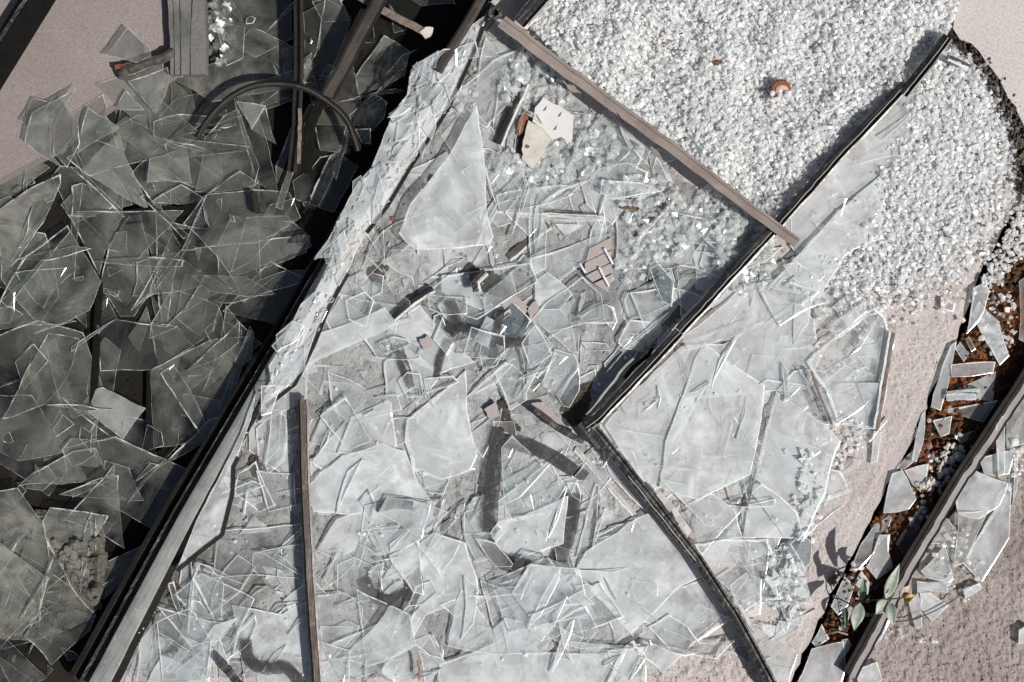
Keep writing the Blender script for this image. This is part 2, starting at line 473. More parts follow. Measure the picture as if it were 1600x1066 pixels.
mid_zone = [(772, 10), (690, 170), (590, 330), (500, 480), (420, 620), (365, 710), (270, 880), (185, 1050), (205, 1066), (500, 1066), (1010, 1066), (1080, 985), (1130, 965),
            (1000, 790), (905, 670), (1060, 510), (1205, 370), (1000, 220), (820, 80)]
bed = patch("dirt", mid_zone, 1, 4, M['bed'], 8, 0.03, 'structure', 18)
right_zone = [(935, 668), (1070, 545), (1230, 380), (1420, 130), (1440, 200), (1400, 300), (1350, 420), (1390, 500), (1370, 680), (1310, 690), (1260, 840), (1240, 980), (1225, 1066), (1010, 770)]
gut_poly = [(1620, 300), (1575, 360), (1540, 430), (1495, 545), (1460, 615), (1428, 695), (1370, 800), (1318, 905), (1268, 1010), (1232, 1090),
            (1310, 1090), (1340, 1040), (1395, 950), (1460, 845), (1535, 735), (1595, 650), (1690, 490), (1690, 300)]
gut = patch("soil", gut_poly, -10, 9, M['rust'], 4, 0.06, 'structure', 8)
set_h(gut_poly, -6)
# fringe of black moss and earth along the upper right slab
moss_poly = [(1470, 52), (1488, 34), (1510, 60), (1540, 84), (1575, 128), (1600, 175), (1640, 260), (1640, 330), (1590, 300), (1584, 235), (1572, 205), (1548, 150), (1520, 100)]
mossb = patch("soil", moss_poly, 4, 14, M['moss'], 3, 0.12, 'structure', 7)
patch("concrete", [(1352, 1110), (1400, 955), (1462, 862), (1540, 760), (1600, 670), (1720, 560), (1720, 1130)], 2.4, 2.6, M['rough'], 4, 0.13, 'structure', 8)
patch("concrete", [(1262, 850), (1310, 690), (1385, 560), (1395, 480), (1480, 420), (1560, 360), (1500, 500), (1440, 630), (1355, 790), (1300, 900), (1232, 1080), (1180, 1080), (1190, 990), (1245, 960)], 0.6, 1.2, M['pave'], 4, 0.16, 'structure', 8)
patch("concrete", [(1010, 1080), (1050, 1010), (1100, 985), (1170, 1000), (1215, 1085)], 0.6, 3.0, M['pave'], 4, 0.11, 'structure', 8)
for gap_shade in ([(880, 668), (868, 640), (895, 600), (930, 590), (925, 630), (912, 668)], [(722, 446), (735, 416), (768, 420), (815, 452), (800, 480), (765, 462)],
            [(560, 430), (585, 405), (612, 412), (600, 452)], [(1000, 440), (1030, 425), (1050, 455), (1020, 480)], [(940, 1008), (1000, 985), (1010, 1010), (965, 1022)],
            [(765, 640), (790, 610), (800, 650), (820, 672), (780, 690)], [(640, 870), (690, 812), (720, 800), (690, 850)], [(380, 720), (402, 690), (412, 730), (396, 756)],
            [(640, 330), (668, 268), (690, 262), (650, 345)], [(800, 225), (822, 170), (835, 190), (815, 262)], [(255, 935), (275, 905), (300, 930), (280, 970)]):
    patch("soil", gap_shade, 4, 4, M['moss'], 4, 0.1, 'structure', 6)  # dark patches painted in as the shade of gaps between shards
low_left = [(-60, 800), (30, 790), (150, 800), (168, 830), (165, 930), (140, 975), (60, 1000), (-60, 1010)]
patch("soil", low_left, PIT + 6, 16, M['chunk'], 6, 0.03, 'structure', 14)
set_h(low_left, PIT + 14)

# ------------------------------------------------------------------ shards of glass
SGN = -1
SHARDS = []   # records for labels

def shard_mesh(poly, tone, z, t=4.0, tilt=(0, 0), edge=None, ew=1.0, name="glass_shard", rough=True, bow=0.022):
    pts = []; wid = []
    if area2(poly) > 0:       # image space: y down; make it counter-clockwise in world
        poly = poly[::-1]
    n0 = len(poly)
    b_small = abs(area2(poly)) < 350
    if tone in ('L', 'M', 'P', 'S'):
        ew *= 0.62
    for i in range(n0):
        p, q = poly[i], poly[(i + 1) % n0]
        L = math.hypot(q[0] - p[0], q[1] - p[1])
        n = max(1, min(9, int(L / 16))) if rough else 1
        b = R.gauss(0, bow) * L
        nx, ny = -(q[1] - p[1]) / max(L, 1e-6), (q[0] - p[0]) / max(L, 1e-6)
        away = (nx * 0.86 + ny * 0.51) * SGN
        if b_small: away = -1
        w = (R.uniform(1.5, 3.2) if (R.random() < 0.62 and away > 0.1) else (R.uniform(1.2, 2.0) if R.random() < 0.12 else R.uniform(0.3, 0.9))) * ew  # wider pale rims away from the sun imitate light leaving the glass
        for k in range(n):
            f = k / n
            d = b * 4 * f * (1 - f) + (R.gauss(0, 0.45) if k else 0)
            pts.append((p[0] + (q[0] - p[0]) * f + nx * d, p[1] + (q[1] - p[1]) * f + ny * d))
            wid.append(w * R.uniform(0.55, 1.4) if rough else w)
    n = len(pts)
    cx, cy = centroid(pts)
    rin = math.sqrt(abs(area2(pts)) / math.pi) * 0.35
    top = []; rim = []; bot = []
    for i in range(n):
        a = pts[i - 1]; c = pts[i]; d = pts[(i + 1) % n]
        e1 = Vector((c[0] - a[0], c[1] - a[1])); e2 = Vector((d[0] - c[0], d[1] - c[1]))
        if e1.length < 1e-6: e1 = e2.copy()
        if e2.length < 1e-6: e2 = e1.copy()
        e1.normalize(); e2.normalize()
        n1 = Vector((e1.y, -e1.x)); n2 = Vector((e2.y, -e2.x))
        nn = n1 + n2
        if nn.length < 0.3: nn = n1
        nn.normalize()
        k = 1.0 / max(0.5, nn.dot(n1))
        w = min(min(wid[i], rin) * k, rin * 1.3)
        q = (c[0] - nn.x * w, c[1] - nn.y * w)
        if not inside(pts, *q):
            q = (c[0] + nn.x * w, c[1] + nn.y * w)
            if not inside(pts, *q):
                q = (c[0] + (cx - c[0]) * 0.06, c[1] + (cy - c[1]) * 0.06)
        def zz(x, y, dz):
            return z + (x - cx) * tilt[0] + (y - cy) * tilt[1] + dz
        top.append(P(q[0], q[1], zz(q[0], q[1], t / 2)))
        rim.append(P(c[0], c[1], zz(c[0], c[1], t / 2 - min(t * 0.6, w * 0.22))))
        bot.append(P(c[0], c[1], zz(c[0], c[1], -t / 2)))
    org = P(cx, cy, z)
    V = [v - org for v in top + rim + bot]
    F = [list(range(n))]; fm = [0]
    for i in range(n):
        j = (i + 1) % n
        F.append([n + i, n + j, j, i]); fm.append(1)
        F.append([2 * n + i, 2 * n + j, n + j, n + i]); fm.append(1)
    F.append(list(range(3 * n - 1, 2 * n - 1, -1))); fm.append(2)
    e = edge or (E_DIM if tone in ('L', 'M', 'P', 'S') else E_BRIGHT)
    return V, F, fm, org, [M[tone], e, M['under']], (cx, cy)

def settle(poly, t, pct=85):
    mk = mask_of(poly)
    if mk is None or not mk[1].any():
        x, y = centroid(poly)
        return h_at(x, y) + t / 2 + 0.5
    return float(np.percentile(hm[mk[0]][mk[1]], pct)) + t / 2 + 0.6

def shard(tone, poly, z=None, t=None, tilt=None, ew=1.0, edge=None, label=None, cat="glass shard", name="glass_shard", bow=0.022, record=True):
    t = t or (4.0 if abs(area2(poly)) > 900 else 4.6)
    if tilt is None:
        size = math.sqrt(abs(area2(poly)))
        m = min(0.13, 5.0 / max(size, 20))
        tilt = (R.uniform(-m, m), R.uniform(-m, m))
    zc = settle(poly, t) if z is None else z
    V, F, fm, org, mats, c = shard_mesh(poly, tone, zc, t, tilt, edge, ew, bow=bow)
    o = mesh_obj(name, V, F, mats, fmat=fm)
    o.location = org
    mk = mask_of(poly)
    if mk is not None and mk[1].any():
        sl, m = mk
        pl = zc + (GX[sl] - c[0]) * tilt[0] + (GY[sl] - c[1]) * tilt[1] + t / 2
        v = hm[sl]
        v[m] = np.maximum(v[m], np.minimum(pl[m], v[m] + 6))
    o["category"] = cat
    if label:
        o["label"] = label
    if record:
        SHARDS.append(dict(o=o, poly=poly, tone=tone, c=c, z=zc, tilt=tilt, t=t, label=label))
    return o

def rand_poly(cx, cy, r, n=None, asp=None, ang=None):
    n = n or R.choice((3, 3, 4, 4, 4, 5, 5, 6))
    asp = asp or R.uniform(0.35, 0.95)
    ang = R.uniform(0, math.tau) if ang is None else ang
    a0 = R.uniform(0, math.tau)
    out = []
    for i in range(n):
        a = a0 + (i + R.uniform(-0.33, 0.33)) * math.tau / n
        k = r * R.uniform(0.7, 1.2)
        x, y = k * math.cos(a), k * math.sin(a) * asp
        out.append((cx + x * math.cos(ang) - y * math.sin(ang), cy + x * math.sin(ang) + y * math.cos(ang)))
    return out

def sample_in(poly):
    xs = [p[0] for p in poly]; ys = [p[1] for p in poly]
    while True:
        x, y = R.uniform(min(xs), max(xs)), R.uniform(min(ys), max(ys))
        if inside(poly, x, y):
            return x, y

# ------------------------------------------------------------------ rails and strips
def sweep(name, path, profile, mat, parent=None, closed=True, fmats=None, smooth=False):
    """path: [(px, py, z, scale)], profile: [(across, up)] in pixels"""
    V = []; n = len(profile)
    for i, p in enumerate(path):
        a = path[max(i - 1, 0)]; b = path[min(i + 1, len(path) - 1)]
        L = math.hypot(b[0] - a[0], b[1] - a[1]) + 1e-6
        nx, ny = -(b[1] - a[1]) / L, (b[0] - a[0]) / L
        sc = p[3] if len(p) > 3 else 1.0
        for (u, h) in profile:
            V.append(P(p[0] + nx * u * sc, p[1] + ny * u * sc, p[2] + h))
    F = []; fm = []
    for i in range(len(path) - 1):
        for k in range(n if closed else n - 1):
            k2 = (k + 1) % n
            F.append([i * n + k, (i + 1) * n + k, (i + 1) * n + k2, i * n + k2])
            fm.append(fmats[k] if fmats else 0)
    if closed:
        F.append(list(range(n))[::-1]); fm.append(0)
        F.append([(len(path) - 1) * n + k for k in range(n)]); fm.append(0)
    # outward normals: in this frame the sweep winds the other way when the profile is counter-clockwise
    o = mesh_obj(name, V, F, mat, parent, fmat=fm if fmats else None, smooth=smooth)
    bm = bmesh.new(); bm.from_mesh(o.data)
    bmesh.ops.recalc_face_normals(bm, faces=bm.faces)
    bm.to_mesh(o.data); bm.free()
    return o

def line_path(pts, z, step=40, wob=0.0, zwob=0.0, scale=None):
    out = []
    for i in range(len(pts) - 1):
        L = math.hypot(pts[i + 1][0] - pts[i][0], pts[i + 1][1] - pts[i][1])
        n = max(1, int(L / step))
        for k in range(n + (1 if i == len(pts) - 2 else 0)):
            f = k / n
            zz = z if not isinstance(z, (list, tuple)) else z[i] + (z[i + 1] - z[i]) * f
            s = 1.0 if scale is None else scale[i] + (scale[i + 1] - scale[i]) * f
            out.append((pts[i][0] + (pts[i + 1][0] - pts[i][0]) * f + R.gauss(0, wob), pts[i][1] + (pts[i + 1][1] - pts[i][1]) * f + R.gauss(0, wob),
                        zz + R.gauss(0, zwob), s))
    return out

def group_empty(name, px, py, z, label, cat):
    e = empty(name, P(px, py, z), label, cat)
    return e

def sub(parent, o):
    """parent without moving: verts are in world space, so shift them"""
    o.parent = parent
    o.matrix_parent_inverse = parent.matrix_world.inverted() if False else o.matrix_parent_inverse
    off = parent.location
    me = o.data
    for v in me.vertices:
        v.co -= off
    return o

def offs(path, d):
    out = []
    for i, p in enumerate(path):
        a = path[max(i - 1, 0)]; b = path[min(i + 1, len(path) - 1)]
        L = math.hypot(b[0] - a[0], b[1] - a[1])
        out.append((p[0] - (b[1] - a[1]) / L * d, p[1] + (b[0] - a[0]) / L * d))
    return out
# smaller bars, strips and seals ---------------------------------------------------------
def strip(name, pts, z, w, h, mat, label, cat, wob=0.4, cap=None, pale=None):
    if z is None:
        z = float(np.median([h_at(*q) for q in pts])) + h - 1
    e = group_empty(name, pts[len(pts) // 2][0], pts[len(pts) // 2][1], z, label, cat)
    sub(e, sweep("bar", line_path(pts, z, 12, wob, 0.3), [(-w / 2, -h), (-w / 2, -.6), (-w / 4, 0), (w / 3, 0), (w / 2, -.8), (w / 2, -h)][::-1], mat))
    if pale:
        q = offs(pts, pale)
        sub(e, sweep("glass_edge", line_path(q, z - 1, 12, wob * 1.5, .3), [(-1.8, -h), (-1.8, .6), (1.8, .6), (1.8, -h)][::-1], E_BRIGHT))
    return e
hb = group_empty("frame_bar", 305, 332, 0, "dark level frame bar seen under clear glass below the curved gasket", "bar")
sub(hb, sweep("bar", line_path([(196, 342), (300, 334), (398, 325)], PIT + 16, 20, .3), [(-14, -10), (-14, 1), (-6, 2), (-4, -4), (4, -4), (6, 0), (9, 0), (9, -10)][::-1], M['shade']))
sub(hb, sweep("end_block", [(398, 302, 12), (404, 334, 10)], [(-4, -16), (-4, 2), (5, 2), (5, -16)][::-1], M['rubber']))
for pts, lab in (([(238, 560), (234, 760), (218, 1000)], "long dark upright bar showing through dim glass near the frosted rounded shard"),
                 ([(290, 560), (268, 680), (240, 760)], "thin dark inner bar slanting beside the long upright bar under glass"),
                 ([(155, 440), (150, 560), (146, 640)], "dark bar below the rounded upright shard at the far side"),
                 ([(60, 1000), (30, 930), (18, 880)], "black bar corner sunk under the lowest dim shards")):
    strip("under_bar", pts, PIT + 14, 17 if 'long' in lab else 12, 14, M['shade'], lab, "bar", .2)
for q in ([(190, 330), (400, 312), (404, 340), (196, 358)], [(228, 560), (246, 560), (232, 1000), (208, 1000)]):
    set_h(q, PIT + 17, 'max')

left_zone = [(-30, 300), (60, 240), (130, 180), (200, 150), (275, 120), (330, -20), (600, -20), (690, 60), (640, 110), (560, 260), (480, 400), (400, 560), (300, 720), (220, 860), (90, 1066), (-30, 1080)]
HOLES = [(746, 437, 26), (905, 640, 26), (885, 650, 20), (1010, 450, 16), (800, 470, 22), (770, 770, 22), (1000, 1000, 14), (500, 190, 20), (600, 120, 30), (455, 250, 30),
         (230, 780, 30), (650, 170, 30), (560, 250, 20), (200, 960, 30), (660, 60, 40)]
def in_hole(x, y, m=1.0):
    return any(math.hypot(x - a, y - b) < r * m for a, b, r in HOLES)

# the mixed bottom layer: too many small pieces to pick apart, one mesh per zone
def chips(name, zone, count, rmin, rmax, mats, lift=(0, 3), tiltm=0.24, tone=0):
    V = []; F = []; fm = []
    for _ in range(count):
        x, y = sample_in(zone)
        if in_hole(x, y, 0.9):
            continue
        r = rmin + (rmax - rmin) * R.random() ** 2
        poly = rand_poly(x, y, r, asp=R.uniform(0.18, 0.9))
        t = R.uniform(2.8, 4.4)
        z = h_at(x, y) + t / 2 + R.uniform(*lift)
        k = min(tiltm, 6.0 / r)
        v, f, m, org, _, _ = shard_mesh(poly, 'B', z, t, (R.uniform(-k, k), R.uniform(-k, k)), rough=False, ew=R.uniform(0.5, 0.9))
        b = len(V)
        V += [p + org for p in v]
        F += [[i + b for i in q] for q in f]
        fm += m
    o = mesh_obj(name, V, F, mats, fmat=fm)
    return kind(o, 'stuff')

chips("glass_splinters", mid_zone, 460, 5, 34, [M['B'], E_FINE, M['under']], (0, 4))
chips("glass_splinters", left_zone, 110, 6, 40, [M['L'], E_DIM, M['under']], (0, 14), 0.2)
chips("glass_splinters", right_zone, 260, 5, 30, [M['B'], E_FINE, M['under']], (0, 3))

# bottom layer of bigger pieces: the largest are objects of their own, the rest stays one mesh per zone
for zone, tone, cnt, r0, r1, keep in ((left_zone, 'L', 58, 40, 120, 16), (mid_zone, 'B', 215, 30, 88, 16), (right_zone, 'B', 54, 34, 90, 8)):
    cand = []
    for _ in range(cnt):
        for _try in range(30):
            x, y = sample_in(zone)
            if not in_hole(x, y, 1.6):
                break
        asp = R.uniform(.35, .95) if R.random() < .7 else R.uniform(.10, .25)
        cand.append(rand_poly(x, y, r0 + (r1 - r0) * R.random() ** 1.6, asp=asp))
    big = set(sorted(range(cnt), key=lambda k: -abs(area2(cand[k])))[:keep])
    V = []; F = []; fm = []
    for k, poly in enumerate(cand):
        if k in big:
            tn = tone if R.random() < .7 else ('M' if tone == 'L' else 'C')
            shard(tn, poly, tilt=(R.uniform(-.05, .05), R.uniform(-.05, .05)), edge=E_DIM if tone == 'L' else E_FINE)
        else:
            t = 4.0
            z = settle(poly, t)
            tl = (R.uniform(-.07, .07), R.uniform(-.07, .07))
            v, f, m, org, _, c = shard_mesh(poly, tone, z, t, tl, None, 0.8)
            b = len(V); V += [p + org for p in v]; F += [[q + b for q in g] for g in f]; fm += m
            mk = mask_of(poly)
            if mk is not None and mk[1].any():
                vv = hm[mk[0]]
                vv[mk[1]] = np.maximum(vv[mk[1]], np.minimum(z + t / 2, vv[mk[1]] + 5))
    kind(mesh_obj("glass_splinters", V, F, [M[tone], E_DIM if tone == 'L' else E_BRIGHT, M['under']], fmat=fm), 'stuff')

# traced pieces, from the bottom of the heap up -------------------------------------------
LEFT = [
 ('L', [(474, 20), (508, 0), (502, 30), (495, 82), (473, 120)]),
 ('L', [(508, -8), (525, -8), (548, 30), (535, 70), (515, 120), (476, 122), (497, 84)]),
 ('L', [(610, -15), (700, -15), (712, 6), (660, 10)]),
 ('L', [(330, -10), (455, -10), (458, 60), (400, 90), (345, 60)]),
 ('M', [(266, 122), (302, 117), (345, 92), (393, 43), (460, 76), (440, 140), (330, 160)]),
 ('L', [(487, 82), (462, 108), (420, 122), (275, 154), (247, 186), (330, 196), (400, 175), (470, 150)]),
 ('L', [(555, 120), (600, 55), (640, 80), (632, 118), (560, 150)]),
 ('L', [(488, 180), (520, 160), (545, 195), (540, 240), (500, 235)]),
 ('L', [(545, 180), (580, 148), (592, 150), (605, 160), (600, 185), (560, 230)]),
 ('L', [(457, 283), (485, 265), (500, 245), (530, 240), (560, 260), (545, 290), (522, 332), (462, 312)]),
 ('M', [(320, 215), (350, 180), (372, 170), (405, 260), (398, 290), (305, 300)]),
 ('M', [(322, 304), (395, 296), (452, 300), (470, 340), (400, 380), (283, 392)]),
 ('M', [(0, 327), (95, 272), (95, 286), (68, 348), (28, 406), (-10, 440)]),
 ('M', [(0, 472), (110, 360), (118, 375), (158, 440), (140, 485), (95, 508), (-10, 518)]),
 ('M', [(95, 320), (125, 285), (160, 297), (193, 333), (165, 390), (155, 430), (112, 345)]),
 ('M', [(207, 332), (170, 385), (158, 440), (172, 470), (188, 495), (210, 494), (237, 455), (236, 420), (218, 330)]),
 ('L', [(157, 580), (158, 440), (185, 500), (260, 510), (290, 480), (320, 430), (360, 450), (330, 520), (235, 578)]),
 ('M', [(400, 335), (450, 338), (485, 370), (478, 395), (400, 425)]),
 ('L', [(385, 340), (450, 337), (452, 345), (390, 410), (360, 425)]),
 ('M', [(-15, 530), (60, 500), (130, 520), (160, 600), (150, 690), (30, 720), (-15, 700)]),
 ('M', [(3, 655), (35, 590), (75, 520), (125, 530), (113, 570), (95, 605), (70, 632), (20, 652)]),
 ('L', [(235, 580), (330, 530), (392, 525), (345, 680), (240, 700)]),
 ('L', [(145, 690), (180, 682), (300, 735), (265, 800), (247, 833), (165, 785)]),
 ('M', [(28, 760), (50, 740), (115, 705), (150, 700), (172, 752), (95, 757)]),
 ('M', [(-15, 770), (28, 762), (66, 815), (75, 852), (80, 895), (-15, 842)]),
 ('M', [(-15, 835), (75, 902), (60, 960), (35, 990), (-15, 1003)]),
 ('L', [(38, 995), (60, 960), (80, 895), (108, 915), (150, 960), (140, 985), (80, 1040)]),
 ('L', [(110, 910), (231, 850), (200, 895), (163, 936)]),
 ('M', [(66, 815), (78, 793), (170, 806), (152, 835), (137, 880), (148, 960), (108, 912), (75, 852)]),
 ('L', [(92, 773), (150, 753), (198, 780)]),
 ('M', [(243, 318), (250, 318), (283, 385), (275, 420), (262, 507), (253, 508), (245, 410)]),
 ('M', [(213, 410), (285, 393), (340, 380), (400, 376), (480, 367), (487, 385), (400, 420), (285, 455), (207, 463), (214, 440)]),
 ('M', [(250, 583), (270, 570), (325, 670), (317, 684)]),
 ('L', [(291, 580), (375, 502), (373, 535), (340, 560)]),
 ('L', [(367, 562), (390, 510), (397, 520), (395, 560), (380, 572)]),
 ('L', [(341, 634), (363, 576), (368, 578), (352, 653)]),
 ('L', [(370, 600), (400, 550), (405, 560), (373, 620)]),
 ('P', [(150, 608), (160, 605), (228, 638), (192, 687), (138, 645)]),
 # pieces lying on the slab and along its edge
 ('S', [(200, 42), (234, 75), (236, 88), (213, 98), (165, 87)], dict(z=20, tilt=(0.05, -0.03), ), [(81, 117), (114, 99), (128, 128), (145, 150), (122, 136), (100, 130)], dict(z=17, tilt=(0.0, 0.04), ), [(131, 122), (180, 111), (196, 130), (195, 145), (178, 172), (170, 168), (143, 145)], dict(z=16)),
 ('S', [(200, 127), (262, 105), (265, 125), (258, 150), (243, 177)], dict(z=18)),
 ('S', [(30, 187), (42, 172), (52, 153), (80, 160), (60, 185), (42, 198)], dict(z=7)),
 ('S', [(38, 222), (50, 176), (88, 156), (120, 137), (84, 200), (83, 245), (100, 264), (60, 240)], dict(z=18)),
 ('S', [(85, 172), (98, 155), (122, 192), (125, 225), (105, 262), (83, 240)], dict(z=24)),
 ('S', [(122, 228), (137, 168), (170, 188), (188, 200), (122, 240)], dict(z=10)),
 ('S', [(185, 160), (196, 140), (205, 150), (225, 172), (185, 172)], dict(z=6)),
 ('M', [(104, 247), (183, 197), (215, 180), (228, 180), (230, 205), (240, 218), (258, 229), (265, 245), (140, 275)]),
 ('L', [(240, 190), (280, 178), (330, 182), (300, 205), (262, 222), (240, 212)]),
 ('M', [(256, 226), (275, 213), (330, 222), (390, 229), (385, 235), (265, 248)]),
 ('M', [(-15, 280), (40, 265), (60, 250), (78, 262), (30, 300), (-15, 325)]),
 ('P', [(187, 208), (202, 258), (233, 329), (165, 290), (125, 268)]),
 ('M', [(234, 247), (290, 228), (300, 287), (230, 285)]),
 ('P', [(369, 158), (415, 165), (393, 202)]),
 ('M', [(393, 202), (415, 165), (432, 226)]),
 ('M', [(235, 316), (283, 288), (322, 312), (332, 320), (305, 323)]),
 ('L', [(40, 400), (0, 470), (12, 480), (110, 362), (106, 352)]),
]
